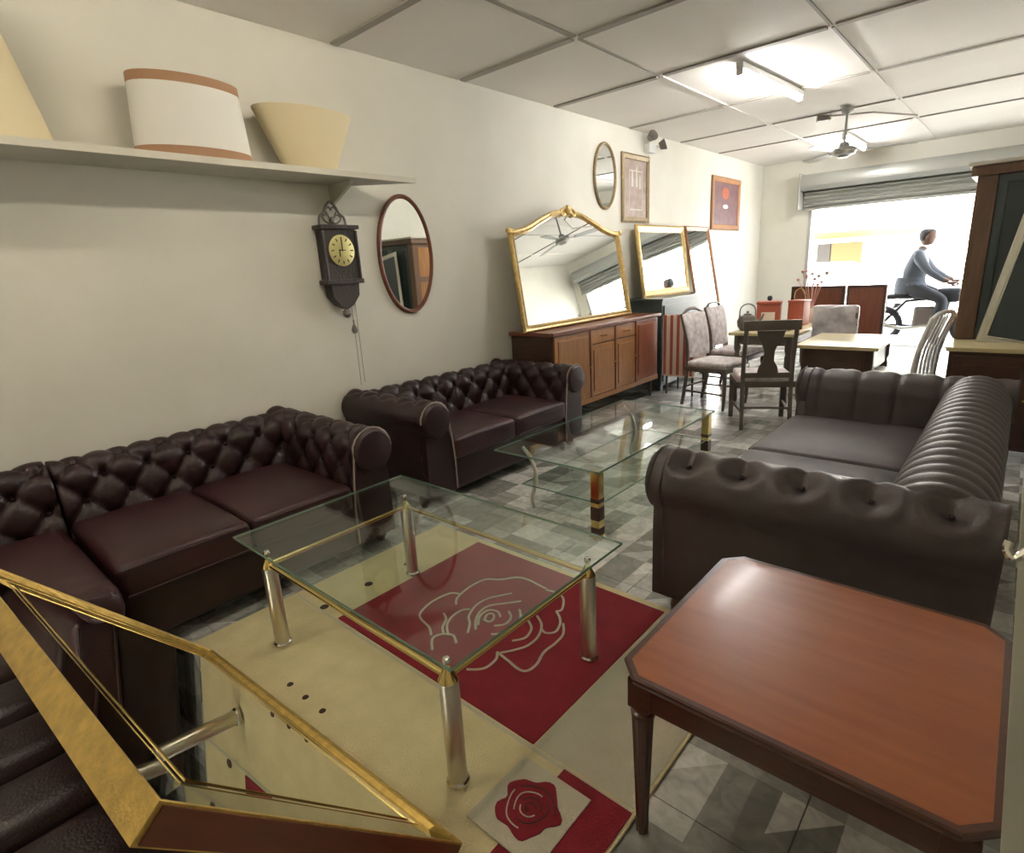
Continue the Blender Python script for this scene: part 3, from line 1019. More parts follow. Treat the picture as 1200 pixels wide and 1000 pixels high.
# ------------------------------------------------------------------ wall clock
t = thing('wall_clock', 'dark carved wooden wall clock with round brass dial and hanging weight', 'clock', (XL + .002, 2.265, 1.40), pi / 2)
t.scale = (.86, .9, .9)
ob('case', bx((-.145, -.10, .10), (.145, -.0, .50), .004), M['blackwood'], t)
b = NB()
prism(b, [(-.165, .10), (.165, .10), (.165, .12), (.13, .11), (.12, .0), (.06, -.07), (.0, -.10), (-.06, -.07), (-.12, .0), (-.13, .11), (-.165, .12)], -.10, -.001, 'xz')
ob('lower_case', b, M['blackwood'], t)
ob('cornice', bx((-.17, -.13, .49), (.17, -.001, .52), .006), M['blackwood'], t)
ob('side_pillar', tube(NB(), [(-.15, -.10, .12), (-.15, -.10, .48)], [.014, .014], 10), M['blackwood'], t, True)
ob('side_pillar', tube(NB(), [(.15, -.10, .12), (.15, -.10, .48)], [.014, .014], 10), M['blackwood'], t, True)
ob('ledge', bx((-.17, -.12, .09), (.17, -.001, .125), .006), M['blackwood'], t)
b = NB()
crest = smooth_pts([(-.12, -.03, .52), (-.11, -.03, .58), (-.07, -.03, .61), (-.04, -.03, .66), (0, -.03, .69), (.04, -.03, .66), (.07, -.03, .61), (.11, -.03, .58), (.12, -.03, .52)], 5)
tube(b, crest, .010, 6)
for sx in (-1, 1):
    tube(b, smooth_pts([(0, -.03, .53), (sx * .06, -.03, .55), (sx * .08, -.03, .585), (sx * .04, -.03, .60), (sx * .02, -.03, .575)], 5), .008, 6)
    tube(b, smooth_pts([(sx * .03, -.03, .60), (sx * .05, -.03, .63), (sx * .02, -.03, .655), (0, -.03, .63)], 5), .007, 6)
lathe(b, [(0, .53), (.02, .54), (.026, .56), (.02, .58), (0, .59)], 10, (0, -.03, 0))
ob('fretwork_crest', b, M['pewter'], t, True)
b = lathe(NB(), [(0, 0), (.105, 0), (.115, .008), (.10, .016), (0, .014)], 28)
bmesh.ops.transform(b, matrix=Matrix.Translation((0, -.101, .335)) @ Matrix.Rotation(pi / 2, 4, 'X'), verts=b.verts)
dl = ob('dial', b, M['dial'], t, True)
b = NB(); box(b, (-.004, -.122, .33), (.004, -.118, .41)); box(b, (-.03, -.121, .29), (-.022, -.118, .345))
box(b, (-.03, -.121, .335), (.03, -.119, .341))
ob('clock_hand', b, M['black'], dl)
for k in range(12):
    a = 2 * pi * k / 12
    c_, s_ = cos(a), sin(a)
    b = bx((-.004, -.0015, -.012), (.004, .0015, .012))
    bmesh.ops.transform(b, matrix=Matrix.Translation((.086 * s_, -.118, .335 + .086 * c_)) @ Matrix.Rotation(a, 4, 'Y'), verts=b.verts)
    ob('hour_mark', b, M['black'], dl)
b = lathe(NB(), [(0, 0), (.02, .008), (.035, .03), (.03, .055), (.012, .075), (.016, .085), (0, .09)], 14, (0, -.07, -.17))
ob('drop_finial', b, M['pewter'], t, True)
b = NB()
tube(b, [(.06, -.05, -.05), (.065, -.05, -.20)], .0022, 5)
tube(b, [(.10, -.05, -.05), (.105, -.045, -.70)], .0022, 5)
tube(b, [(.065, -.05, -.29), (.065, -.045, -.72)], .0022, 5)
ob('chain', b, M['pewter'], t, True)
b = lathe(NB(), [(0, 0), (.018, .006), (.026, .03), (.018, .055), (.007, .075), (.006, .11), (0, .115)], 12, (.065, -.05, -.30))
ob('weight', b, M['pewter'], t, True)

# ------------------------------------------------------------------ oval mirrors
def oval(label, y, z, a, bb, m, wfr):
    t = thing('oval_mirror', label, 'mirror', (XL + .002, y, z), pi / 2, 'mirrors')
    o_ = ellipse(a, bb, 56)
    ob('frame', ring(NB(), o_, [(0, 0), (0, .018), (wfr * .3, .028), (wfr * .7, .026), (wfr, .014), (wfr, 0)]), M[m], t, True)
    ob('mirror_glass', plate(NB(), ellipse(a - wfr * .8, bb - wfr * .8, 56), .003, .012), M['mirror'], t)
    return t
oval('large oval mirror with thin brown frame, on the wall right of the clock', 2.885, 1.667, .262, .440, 'mahogany', .032)
oval('small oval mirror with dark frame, high on the wall above the arched gilt mirror', 5.74, 2.452, .225, .345, 'giltdark', .035)

# ------------------------------------------------------------------ pictures
t = thing('framed_picture', 'brown framed picture with pale standing figures, beside the small oval mirror', 'picture', (XL + .002, 6.09, 1.985), pi / 2, 'framed pictures on the left wall')
o_ = rect(.64, .755)
ob('frame', ring(NB(), o_, [(0, 0), (0, .02), (.02, .032), (.06, .022), (.065, .012), (.065, 0)]), M['giltdark'], t)
pc = ob('picture_sheet', plate(NB(), offset_outline(o_, .06), .002, .010), M['paper_brown'], t)
b = NB()
for (x, z0, z1, wd) in ((.24, .40, .56, .05), (.34, .40, .60, .05), (.42, .38, .52, .04)):
    prism(b, [(x - wd / 2, z0), (x + wd / 2, z0), (x + wd * .3, z1), (x, z1 + .03), (x - wd * .3, z1)], -.0115, -.0100, 'xz')
ob('printed_figures', b, M['greyfig'], pc)
b = NB()
ring(b, rect(.30, .44, .17, .14), [(0, .0102), (0, .0118), (.012, .0118), (.012, .0102)])
ob('printed_border', b, M['greyfig'], pc)
t = thing('framed_picture', 'orange brown framed dark picture near the far end of the left wall', 'picture', (XL + .002, 8.63, 1.94), pi / 2, 'framed pictures on the left wall')
o_ = rect(1.10, .755)
ob('frame', ring(NB(), o_, [(0, 0), (0, .022), (.02, .034), (.07, .024), (.08, .012), (.08, 0)]), M['orangewood'], t)
pc = ob('picture_sheet', plate(NB(), offset_outline(o_, .075), .002, .010), M['paper_purple'], t)
b = NB(); prism(b, [(x, z) for x, z in ellipse(.14, .085, 20, .52, .53)], -.0115, -.010, 'xz'); ob('red_bloom', b, M['redlacquer'], pc)
b = NB(); prism(b, [(x, z) for x, z in ellipse(.10, .03, 16, .54, .34)], -.0115, -.010, 'xz'); ob('pale_bowl', b, M['white'], pc)

# twin head emergency lamp
t = thing('emergency_lamp', 'small white twin spot lamp high on the left wall near the ceiling', 'lamp', (XL + .002, 6.72, 2.83), pi / 2)
ob('housing', bx((-.09, -.07, -.05), (.09, -.0, .05), .01), M['whiteplastic'], t)
for sx in (-1, 1):
    b = lathe(NB(), [(0, 0), (.04, .0), (.06, .06), (.062, .075), (.05, .07), (0, .05)], 16)
    bmesh.ops.transform(b, matrix=Matrix.Translation((sx * .12, -.09, .06 - .03 * sx)) @ Matrix.Rotation(R(70), 4, 'X') @ Matrix.Rotation(R(25 * sx), 4, 'Y'), verts=b.verts)
    ob('lamp_head', b, M['pewter'], t, True)
    ob('arm', tube(NB(), [(sx * .05, -.04, .04), (sx * .12, -.085, .06 - .03 * sx)], .012, 8), M['whiteplastic'], t, True)
ob('cable', tube(NB(), [(.02, -.006, -.05), (.03, -.006, -.45), (.025, -.006, -.80)], .004, 6), M['whiteplastic'], t, True)

# ================================================================== SIDEBOARD
SX0, SX1, SY0, SY1, SZ = XL + .02, -3.085, 4.02, 6.02, .95
t = thing('wooden_sideboard', 'long honey brown wooden sideboard under the arched gilt mirror', 'sideboard', (0, 0, 0))
ob('carcass', bx((SX0 + .01, SY0 + .01, .22), (SX1 - .022, SY1 - .01, .915), .003), M['darkwood'], t)
ob('top', bx((SX0, SY0 - .015, .915), (SX1 + .015, SY1 + .02, SZ), .006), M['mahogany'], t)
ob('end_panel', bx((SX0 + .03, SY0 + .001, .25), (SX1 - .03, SY0 + .010, .90), .002), M['darkwood'], t)
ob('plinth_rail', bx((SX1 - .02, SY0 + .01, .195), (SX1 - .0, SY1 - .01, .245), .004), M['oakdoor'], t)
# four bays
yb = [SY0 + .02, SY0 + .60, SY0 + 1.06, SY0 + 1.48, SY1 - .02]
for k in range(4):
    y0, y1 = yb[k] + .006, yb[k + 1] - .006
    if k in (0, 3):
        d = ob('door', bx((SX1 - .022, y0, .25), (SX1 - .004, y1, .905), .003), M['oakdoor' if k == 0 else 'reddoor'], t)
        b = NB()
        box(b, (SX1 - .0045, y0 + .05, .31), (SX1 + .004, y1 - .05, .86), .003)
        ob('panel', b, M['oakdoor' if k == 0 else 'reddoor'], d)
        yk = y1 - .03 if k == 0 else y0 + .03
        ob('knob', lathe(NB(), [(0, -.02), (.012, -.016), (.012, -.006), (.006, 0), (0, .0)], 10, (SX1 + .018, yk, .56)), M['brass'], d, True)
    else:
        d = ob('drawer', bx((SX1 - .022, y0, .77), (SX1 - .004, y1, .905), .003), M['oakdoor'], t)
        ob('drawer_pull', tube(NB(), [(SX1 - .004, (y0 + y1) / 2 - .05, .84), (SX1 + .016, (y0 + y1) / 2 - .04, .835), (SX1 + .016, (y0 + y1) / 2 + .04, .835), (SX1 - .004, (y0 + y1) / 2 + .05, .84)], .005, 6), M['brass'], d, True)
        d = ob('door', bx((SX1 - .022, y0, .25), (SX1 - .004, y1, .758), .003), M['oakdoor'], t)
        ob('panel', bx((SX1 - .0045, y0 + .045, .30), (SX1 + .004, y1 - .045, .71), .003), M['oakdoor'], d)
        ob('knob', lathe(NB(), [(0, -.02), (.012, -.016), (.012, -.006), (.006, 0), (0, .0)], 10, (SX1 + .018, y1 - .03, .55)), M['brass'], d, True)
for k in (1, 2, 3):
    ob('stile', bx((SX1 - .006, yb[k] - .014, .245), (SX1 + .006, yb[k] + .014, .912), .003), M['mahogany'], t)
for x in (SX0 + .06, SX1 - .05):
    for y in (SY0 + .08, SY1 - .1):
        ob('leg', tube(NB(), [(x, y, .0), (x, y, .225)], [.014, .022], 10), M['darkwood'], t, True)

# ------------------------------------------------------------------ arched gilt mirror on the sideboard
bw, hh = 1.90, .98
zt = [(0, 0), (bw, 0), (bw - .02, hh - .10)]
arch = [(bw - .02, hh - .05), (bw - .12, hh - .055), (bw - .30, hh - .02), (bw - .48, hh + .05), (bw - .68, hh + .115), (bw - .84, hh + .14), (bw / 2, hh + .148)]
left_ = [(bw - x, z) for x, z in reversed(arch[:-1])]
top_ = [tuple(p) for p in smooth_pts([Vector((x, z, 0)) for x, z in arch + left_], 4)]
o_ = [(.0, 0), (bw, 0)] + [(p[0], p[1]) for p in top_]
t = thing('arched_gilt_mirror', 'wide arched gilt mirror with carved crest leaning on the long sideboard', 'mirror', (-3.355, 3.90 + .03, SZ + .0015), 0, 'mirrors', rot=(-R(9.5), 0, pi / 2))
ob('frame', ring(NB(), o_, [(0, 0), (0, .024), (.012, .036), (.03, .030), (.042, .038), (.055, .020), (.062, .010), (.062, 0)]), M['giltwood'], t, True)
ob('mirror_glass', plate(NB(), [tuple(p) for p in offset_outline(o_, .05)], .003, .011), M['mirror'], t)
b = NB()
cz = hh + .13
for sx in (-1, 1):
    tube(b, smooth_pts([(bw / 2, -.03, cz + .03), (bw / 2 + sx * .06, -.035, cz + .02), (bw / 2 + sx * .12, -.03, cz - .01), (bw / 2 + sx * .10, -.03, cz - .045), (bw / 2 + sx * .05, -.03, cz - .03)], 5), .014, 7)
    tube(b, smooth_pts([(bw / 2 + sx * .12, -.03, cz - .02), (bw / 2 + sx * .22, -.032, cz - .03), (bw / 2 + sx * .30, -.03, cz - .06)], 5), [.012] * 10 + [.004], 7)
lathe(b, [(0, -.045), (.03, -.03), (.042, 0), (.03, .04), (0, .06)], 12, (bw / 2, -.035, cz))
ob('crest', b, M['giltwood'], t, True)
for x in (.0, bw - .02):
    b = NB()
    lathe(b, [(0, -.03), (.022, -.02), (.028, 0), (.022, .02), (0, .03)], 10, (x + .01, -.03, hh - .075))
    ob('corner_boss', b, M['giltwood'], t, True)

# ------------------------------------------------------------------ dark chest and mirrors beyond the sideboard
t = thing('dark_chest', 'dark grey wooden chest behind the far end of the sideboard, below a gilt mirror', 'chest', (0, 0, 0))
CX0, CX1, CY0, CY1, CZ = XL + .02, -3.12, 6.16, 7.55, 1.10
ob('carcass', bx((CX0, CY0, .07), (CX1, CY1, CZ - .03), .005), M['teal'], t)
ob('top', bx((CX0 - .0, CY0 - .02, CZ - .03), (CX1 + .02, CY1 + .02, CZ), .006), M['teal'], t)
for k in range(3):
    z0 = .12 + k * .31
    d = ob('drawer', bx((CX1, CY0 + .04, z0), (CX1 + .014, CY1 - .04, z0 + .28), .004), M['teal'], t)
    for y in (CY0 + .35, CY1 - .35):
        ob('knob', lathe(NB(), [(0, -.015), (.014, -.01), (.014, .01), (0, .015)], 10, (CX1 + .024, y, z0 + .14)), M['brass'], d, True)
for x in (CX0 + .05, CX1 - .05):
    for y in (CY0 + .06, CY1 - .06):
        ob('foot', bx((x - .03, y - .03, 0), (x + .03, y + .03, .072), .004), M['teal'], t)

def rect_mirror(label, loc, w_, h_, tilt, m, fw=.05, rz=pi / 2):
    t = thing('rectangular_mirror', label, 'mirror', loc, 0, 'mirrors', rot=(-R(tilt), 0, rz))
    o_ = rect(w_, h_)
    ob('frame', ring(NB(), o_, [(0, 0), (0, .022), (fw * .3, .034), (fw * .6, .026), (fw, .012), (fw, 0)]), M[m], t)
    ob('mirror_glass', plate(NB(), offset_outline(o_, fw * .85), .003, .010), M['mirror'], t)
    return t
rect_mirror('rectangular gilt mirror standing on the dark chest, left of the taller leaning mirror', (-3.42, 6.25, CZ + .0015), 1.28, .86, 8, 'giltwood', .085)
rect_mirror('tall narrow mirror leaning on wall beyond the dark chest', (-3.20, 7.66, .002), .78, 2.00, 11, 'orangewood', .06)

# striped chair beside the chest
t = thing('striped_chair', 'low chair in red and cream striped cloth at end of the sideboard', 'chair', (-2.86, 6.26, 0), R(180))
t.scale = (.80, .80, 1)
for sx in (-.2, .2):
    for sy in (-.19, .19):
        ob('leg', tube(NB(), [(sx, sy, 0), (sx * .96, sy * .96, .36)], [.014, .02], 8), M['darkwood'], t, True)
b = NB(); rbox(b, (-.24, -.24, .35), (.24, .24, .46), .03, 3, .015)
ob('seat', b, M['stripe_cream'], t, True)
bk_ = ob('backrest', bx((-.24, .20, .22), (.24, .26, .92), .02), M['stripe_cream'], t, True)
for k in range(5):
    x = -.2 + k * .1
    ob('stripe', bx((x - .022, .193, .24), (x + .022, .267, .925), .008), M['stripe_red'], bk_)
    ob('stripe', bx((x - .022, -.243, .36), (x + .022, .19, .4835), .008), M['stripe_red'], bk_)

# ================================================================== DINING GROUP
def dining_chair(label, loc, rz, kind='splat', wood='darkwood', seatm='fabric_white', group='dining chairs'):
    """local front is -y; back at +y"""
    t = thing('dining_chair', label, 'chair', loc, rz, group)
    wf, wb, dp, sh, th = .23, .20, .22, .45, .97
    for sx in (-1, 1):
        if kind == 'upholstered':
            pts = smooth_pts([(sx * wf, -dp, 0), (sx * (wf + .005), -dp - .01, .12), (sx * (wf - .01), -dp, .30), (sx * wf, -dp, sh - .05)], 4)
            ob('leg', tube(NB(), pts, [.014, .013, .014, .015, .016, .018, .02, .021, .022, .023, .024, .024, .024][:len(pts)], 8), M[wood], t, True)
        else:
            ob('leg', bx((sx * wf - .02, -dp - .02, 0), (sx * wf + .02, -dp + .02, sh - .04), .004), M[wood], t)
        pts = smooth_pts([(sx * wb, dp + .06, 0), (sx * wb, dp + .02, .25), (sx * wb, dp, sh), (sx * wb, dp + .02, .70), (sx * wb, dp + .09, th)], 4)
        ob('leg', tube(NB(), pts, .019, 8), M[wood], t, True)
    b = NB(); rbox(b, (-wf - .02, -dp - .02, sh - .07), (wf + .02, dp + .01, sh - .015), .008, 2)
    ob('seat_frame', b, M[wood], t, True)
    b = NB(); rbox(b, (-wf, -dp - .005, sh - .02), (wf, dp - .01, sh + .035), .022, 4, .012)
    ob('seat', b, M[seatm], t, True)
    if kind == 'splat':
        b = NB()
        box(b, (-wb - .03, dp + .065, th - .075), (wb + .03, dp + .105, th + .01), .008)
        ob('top_rail', b, M[wood], t, True)
        half = [(.055, 0), (.085, .03), (.075, .08), (.04, .14), (.038, .20), (.06, .27), (.10, .34), (.115, .40)]
        pr = [(x, sh + .04 + z) for x, z in half] + [(-x, sh + .04 + z) for x, z in reversed(half)]
        b = NB(); prism(b, pr, -.008, .008, 'xz')
        for v in b.verts:
            u = (v.co.z - sh) / (th - sh)
            v.co.y += dp + .005 + .085 * u * u
        ob('splat', b, M[wood], t)
        ob('cross_rail', bx((-wb, dp - .005, sh + .02), (wb, dp + .018, sh + .065), .004), M[wood], t)
    elif kind == 'upholstered':
        b = NB(); rbox(b, (-wb - .0, -.022, 0), (wb + .0, .022, .46), .02, 5)
        for v in b.verts:
            u = v.co.z / .46
            v.co = Vector((v.co.x * (1 + .08 * u), v.co.y + dp + .0 + .085 * u * u, v.co.z + sh + .06))
        ob('back_panel', b, M[seatm], t, True)
        b = NB()
        tube(b, smooth_pts([(-wb, dp + .085, th - .02), (-.1, dp + .092, th + .03), (0, dp + .094, th + .045), (.1, dp + .092, th + .03), (wb, dp + .085, th - .02)], 4), .016, 8)
        ob('top_rail', b, M[wood], t, True)
    elif kind == 'slat':
        b = NB()
        tube(b, smooth_pts([(-wb, dp + .09, th - .01), (-.1, dp + .10, th + .03), (.1, dp + .10, th + .03), (wb, dp + .09, th - .01)], 4), .018, 8)
        ob('top_rail', b, M[wood], t, True)
        for k in range(5):
            x = -.14 + k * .07
            ob('slat', tube(NB(), smooth_pts([(x, dp, sh), (x, dp + .015, .70), (x, dp + .095, th)], 4), .009, 7), M[wood], t, True)
    ob('stretcher', tube(NB(), [(-wb, dp + .03, .20), (wb, dp + .03, .20)], .011, 8), M[wood], t, True)
    for sx in (-1, 1):
        ob('stretcher', tube(NB(), [(sx * wf, -dp, .16), (sx * wb, dp + .035, .16)], .011, 8), M[wood], t, True)
    return t

M['greywood'] = mat('veil greyed chair wood', (0.13, 0.105, 0.085), 0.4, var=0.25, vscale=4)  # lighter grey of the door glare put into the wood colour
dining_chair('dark wooden dining chair with vase shaped back splat, its back towards the camera', (-1.70, 5.36, 0), R(180 + 28), 'splat', 'greywood', 'fabric_white')
c1 = dining_chair('nearer pale floral upholstered dining chair seen from its side, left of the dining table', (-2.33, 5.86, 0), R(82), 'upholstered', 'greywood', 'fabric_white')
c2 = copy_tree(c1); c2.location = (-2.44, 6.72, 0); c2.rotation_euler = (0, 0, R(86))
c2['label'] = 'farther pale floral upholstered dining chair, behind the nearer floral chair'
dining_chair('white painted slat back chair between the lit table and right hand sideboard', (-.74, 5.75, 0), R(-105), 'slat', 'white', 'white')

def table(name, label, x0, x1, y0, y1, z, mt, ml, th=.03, group='dining tables', apron=.10):
    t = thing(name, label, 'table', ((x0 + x1) / 2, (y0 + y1) / 2, 0), 0, group)
    w_, d_ = (x1 - x0) / 2, (y1 - y0) / 2
    ob('table_top', bx((-w_, -d_, z - th), (w_, d_, z), .008), M[mt], t)
    for (lo, hi) in (((-w_ + .08, -d_ + .06), (w_ - .08, -d_ + .085)), ((-w_ + .08, d_ - .085), (w_ - .08, d_ - .06)), ((-w_ + .06, -d_ + .08), (-w_ + .085, d_ - .08)), ((w_ - .085, -d_ + .08), (w_ - .06, d_ - .08))):
        ob('apron', bx((*lo, z - th - apron), (*hi, z - th + .001), .003), M[ml], t)
    for sx in (-1, 1):
        for sy in (-1, 1):
            x, y = sx * (w_ - .075), sy * (d_ - .075)
            ob('leg', lathe(NB(), [(0, 0), (.022, 0), (.026, .06), (.020, .10), (.030, .35), (.034, .5), (.024, .54), (.036, .57), (.036, z - th), (0, z - th)], 12, (x, y, 0)), M[ml], t, True)
    return t
table('dining_table', 'pale topped dining table laden with red ornaments, between floral chairs and brown settee', -2.28, -1.62, 6.02, 7.35, .75, 'pale_lit_wood', 'greywood')
table('dining_table', 'dining table with yellowish top coloured as if lit just behind the ribbed sofa', -1.43, -.80, 5.30, 6.20, .75, 'pale_lit_wood', 'darkwood', apron=.20)  # light falling on this top is put into its pale colour

# ornaments on the first table
t = thing('red_caddy', 'larger square red lacquered caddy with lid on the dining table', 'box', (-2.10, 6.72, .7505), R(12), 'red caddies on the dining table')
ob('body', bx((-.12, -.10, 0), (.12, .10, .24), .012), M['redlacquer'], t, True)
ob('lid', bx((-.125, -.105, .24), (.125, .105, .275), .012), M['redlacquer'], t, True)
ob('knob', lathe(NB(), [(0, .275), (.018, .28), (.03, .305), (.02, .33), (0, .335)], 12), M['black'], t, True)
b = NB(); box(b, (-.07, -.103, .06), (.07, -.1005, .16), .0)
ob('pale_label', b, M['stripe_cream'], t)
t = thing('red_caddy', 'smaller red lacquered caddy right of the larger one on the dining table', 'box', (-1.83, 6.86, .7505), R(-8), 'red caddies on the dining table')
ob('body', bx((-.085, -.085, 0), (.085, .085, .25), .012), M['redlacquer'], t, True)
ob('lid', bx((-.09, -.09, .25), (.09, .09, .275), .010), M['redlacquer'], t, True)
ob('handle', tube(NB(), smooth_pts([(-.06, 0, .27), (-.05, 0, .36), (0, 0, .40), (.05, 0, .36), (.06, 0, .27)], 5), .006, 6), M['brass'], t, True)
t = thing('dark_kettle', 'dark round kettle beside the red caddies on the dining table', 'kettle', (-2.17, 6.25, .7505), R(30), None)
ob('body', lathe(NB(), [(0, 0), (.07, 0), (.10, .05), (.105, .10), (.08, .15), (.04, .165), (.04, .175), (.0, .185)], 20), M['pewter'], t, True)
ob('spout', tube(NB(), [(.08, 0, .07), (.14, 0, .12), (.16, 0, .17)], [.022, .014, .010], 8), M['pewter'], t, True)
ob('handle', tube(NB(), smooth_pts([(-.08, 0, .14), (-.07, 0, .24), (0, 0, .28), (.07, 0, .24), (.08, 0, .14)], 5), .007, 6), M['pewter'], t, True)
ob('lid_knob', lathe(NB(), [(0, .18), (.012, .185), (.016, .20), (0, .21)], 10), M['pewter'], t, True)
# flower stems
t = thing('dried_flowers', 'vase of thin pinkish dried flower stems behind the red caddies', 'flowers', (-1.78, 7.15, .7505), 0)
ob('vase', lathe(NB(), [(0, 0), (.05, 0), (.065, .06), (.05, .13), (.03, .16), (.036, .18), (.028, .178), (.024, .15), (0, .02)], 16), M['stripe_cream'], t, True)
M['pinkstem'] = mat('pink dried stem', (0.62, 0.36, 0.30), 0.8)
for k in range(11):
    a = k * 2.4; rr = .05 + .13 * ((k * 37) % 10) / 10; h = .42 + .03 * ((k * 53) % 6)
    st = ob('stem', tube(NB(), smooth_pts([(0, 0, .1), (rr * .3 * cos(a), rr * .3 * sin(a), .25), (rr * cos(a), rr * sin(a), h)], 3), .0035, 5), M['pinkstem'], t, True)
    ob('bloom', lathe(NB(), [(0, -.02), (.016, -.008), (.02, .008), (0, .02)], 8, (rr * cos(a), rr * sin(a), h)), M['pinkstem'], st, True)
t = thing('white_tray', 'small white dish on near end of the dining table', 'dish', (-1.82, 6.30, .7505), 0)
ob('dish', lathe(NB(), [(0, .004), (.07, .004), (.11, .03), (.113, .028), (.075, 0), (0, 0)], 24), M['white'], t, True)

# brown settee backs in front of the opening
t = thing('brown_settee', 'brown two panel high back settee in front of the shop opening', 'settee', (-1.78, 8.30, 0), 0)
for k, (x0, x1) in enumerate(((-.53, .10), (.12, .55))):
    b = NB(); rbox(b, (x0, -.04, .40), (x1, .04, 1.10), .02, 3)
    ob('back_panel', b, M['mahogany'], t, True)
    ob('back_frame', ring(NB(), rect(x1 - x0, .70, x0, .40), [(0, -.035), (0, .05), (.03, .05), (.035, .045), (.035, -.035)]), M['darkwood'], t)
b = NB(); rbox(b, (-.53, .04, .30), (.55, .58, .46), .03, 4, .02)
ob('seat', b, M['leather'], t, True)
for x in (-.50, .52):
    for y in (0, .53):
        ob('leg', tube(NB(), [(x, y, 0), (x, y, .42)], [.018, .026], 8), M['darkwood'], t, True)
t = thing('wrapped_chair', 'chair with pale back wrapped in clear crinkled plastic, in front of brown settee', 'chair', (-1.38, 6.78, 0), R(176), None)
for sx in (-1, 1):
    ob('leg', tube(NB(), [(sx * .19, -.19, 0), (sx * .19, -.19, .42)], .018, 8), M['greywood'], t, True)
    ob('leg', tube(NB(), [(sx * .19, .22, 0), (sx * .19, .19, .45), (sx * .19, .24, .92)], .018, 8), M['greywood'], t, True)
b = NB(); rbox(b, (-.22, -.22, .41), (.22, .2, .49), .025, 3, .01); ob('seat', b, M['plastic'], t, True)
b = NB(); rbox(b, (-.21, .19, .52), (.21, .26, .99), .03, 10)
for v in b.verts:
    v.co.y += .008 * sin(v.co.z * 60 + v.co.x * 25) + .006 * sin(v.co.x * 70)
ob('wrapped_back', b, M['plastic'], t, True)
t = thing('red_stool', 'low stool with red cushion left of the plastic wrapped chair', 'stool', (-1.80, 7.72, 0), 0)
b = NB(); rbox(b, (-.16, -.16, .55), (.16, .16, .70), .05, 4, .02); ob('cushion', b, M['stripe_red'], t, True)
for sx in (-1, 1):
    for sy in (-1, 1):
        ob('leg', tube(NB(), [(sx * .14, sy * .14, 0), (sx * .12, sy * .12, .56)], .014, 8), M['darkwood'], t, True)

# ================================================================== RIGHT HAND CABINETS
t = thing('low_sideboard', 'dark wooden sideboard with pale top coloured as if lit behind the ribbed sofa, right side', 'sideboard', (0, 0, 0))
RX0, RX1, RY0, RY1, RZ = -.36, .66, 5.12, 6.50, .80
ob('carcass', bx((RX0 + .02, RY0 + .02, .08), (RX1 - .02, RY1 - .02, RZ - .03), .004), M['darkwood'], t)
ob('top', bx((RX0, RY0, RZ - .03), (RX1, RY1, RZ), .008), M['pale_lit_wood'], t)  # lit top painted pale over the dark body
for k in range(2):
    x0 = RX0 + .05 + k * .47
    d = ob('door', bx((x0, RY0 + .004, .12), (x0 + .44, RY0 + .022, RZ - .06), .003), M['darkwood'], t)
    ob('panel', bx((x0 + .06, RY0 - .002, .18), (x0 + .38, RY0 + .006, RZ - .12), .003), M['darkwood'], d)
    ob('knob', lathe(NB(), [(0, -.012), (.012, -.008), (.012, .008), (0, .012)], 10, (x0 + (.41 if k == 0 else .03), RY0 - .008, .45)), M['brass'], d, True)
for x in (RX0 + .06, RX1 - .06):
    for y in (RY0 + .07, RY1 - .07):
        ob('foot', bx((x - .03, y - .03, 0), (x + .03, y + .03, .082), .004), M['darkwood'], t)

M['hutchwood'] = mat('veil greyed hutch wood', (0.17, 0.095, 0.055), 0.38, var=0.3, vscale=3, stretch=(10, 10, 1.5))  # glare veil near the opening painted into this wood as grey
t = thing('tall_display_cabinet', 'tall brown display hutch with dark glass standing on right hand sideboard', 'cabinet', (0, 0, 0))
HX0, HX1, HY0, HY1, HZ0, HZ1 = -.355, .66, 5.62, 6.46, RZ + .001, 1.98
ob('side_panel', bx((HX0, HY0, HZ0), (HX0 + .025, HY1, HZ1), .003), M['hutchwood'], t)
ob('side_panel', bx((HX1 - .025, HY0, HZ0), (HX1, HY1, HZ1), .003), M['hutchwood'], t)
ob('back_panel', bx((HX0 + .02, HY1 - .02, HZ0), (HX1 - .02, HY1 - .005, HZ1), .002), M['hutchwood'], t)
ob('cornice', bx((HX0 - .04, HY0 - .05, HZ1), (HX1 + .02, HY1 + .02, HZ1 + .07), .012), M['hutchwood'], t)
ob('cornice_trim', bx((HX0 - .06, HY0 - .07, HZ1 + .07), (HX1 + .03, HY1 + .03, HZ1 + .095), .006), M['shelf'], t)
ob('front_stile', bx((HX0, HY0 - .012, HZ0), (HX0 + .12, HY0 + .01, HZ1), .004), M['hutchwood'], t)
for k in range(2):
    x0, x1 = (HX0 + .125, HX0 + .56) if k == 0 else (HX0 + .565, HX1 - .005)
    d = ob('door', ring(NB(), rect(x1 - x0, HZ1 - HZ0 - .01, x0, HZ0 + .005), [(0, -HY0 - .008), (0, -HY0 + .012), (.05, -HY0 + .012), (.055, -HY0 + .008), (.055, -HY0 - .008)]), M['teal'], t)
    ob('glass_pane', bx((x0 + .05, HY0 - .003, HZ0 + .05), (x1 - .05, HY0 + .003, HZ1 - .05)), M['darkglass'], d)
for z in (1.25, 1.65):
    ob('shelf', bx((HX0 + .026, HY0 + .03, z), (HX1 - .026, HY1 - .03, z + .018)), M['hutchwood'], t)
# panels on the side that the wall mirrors see
for z0, z1 in ((HZ0 + .06, 1.42), (1.50, HZ1 - .06)):
    ob('side_moulding', bx((HX0 - .008, HY0 + .08, z0), (HX0 + .001, HY1 - .08, z1), .004), M['oakdoor'], t)

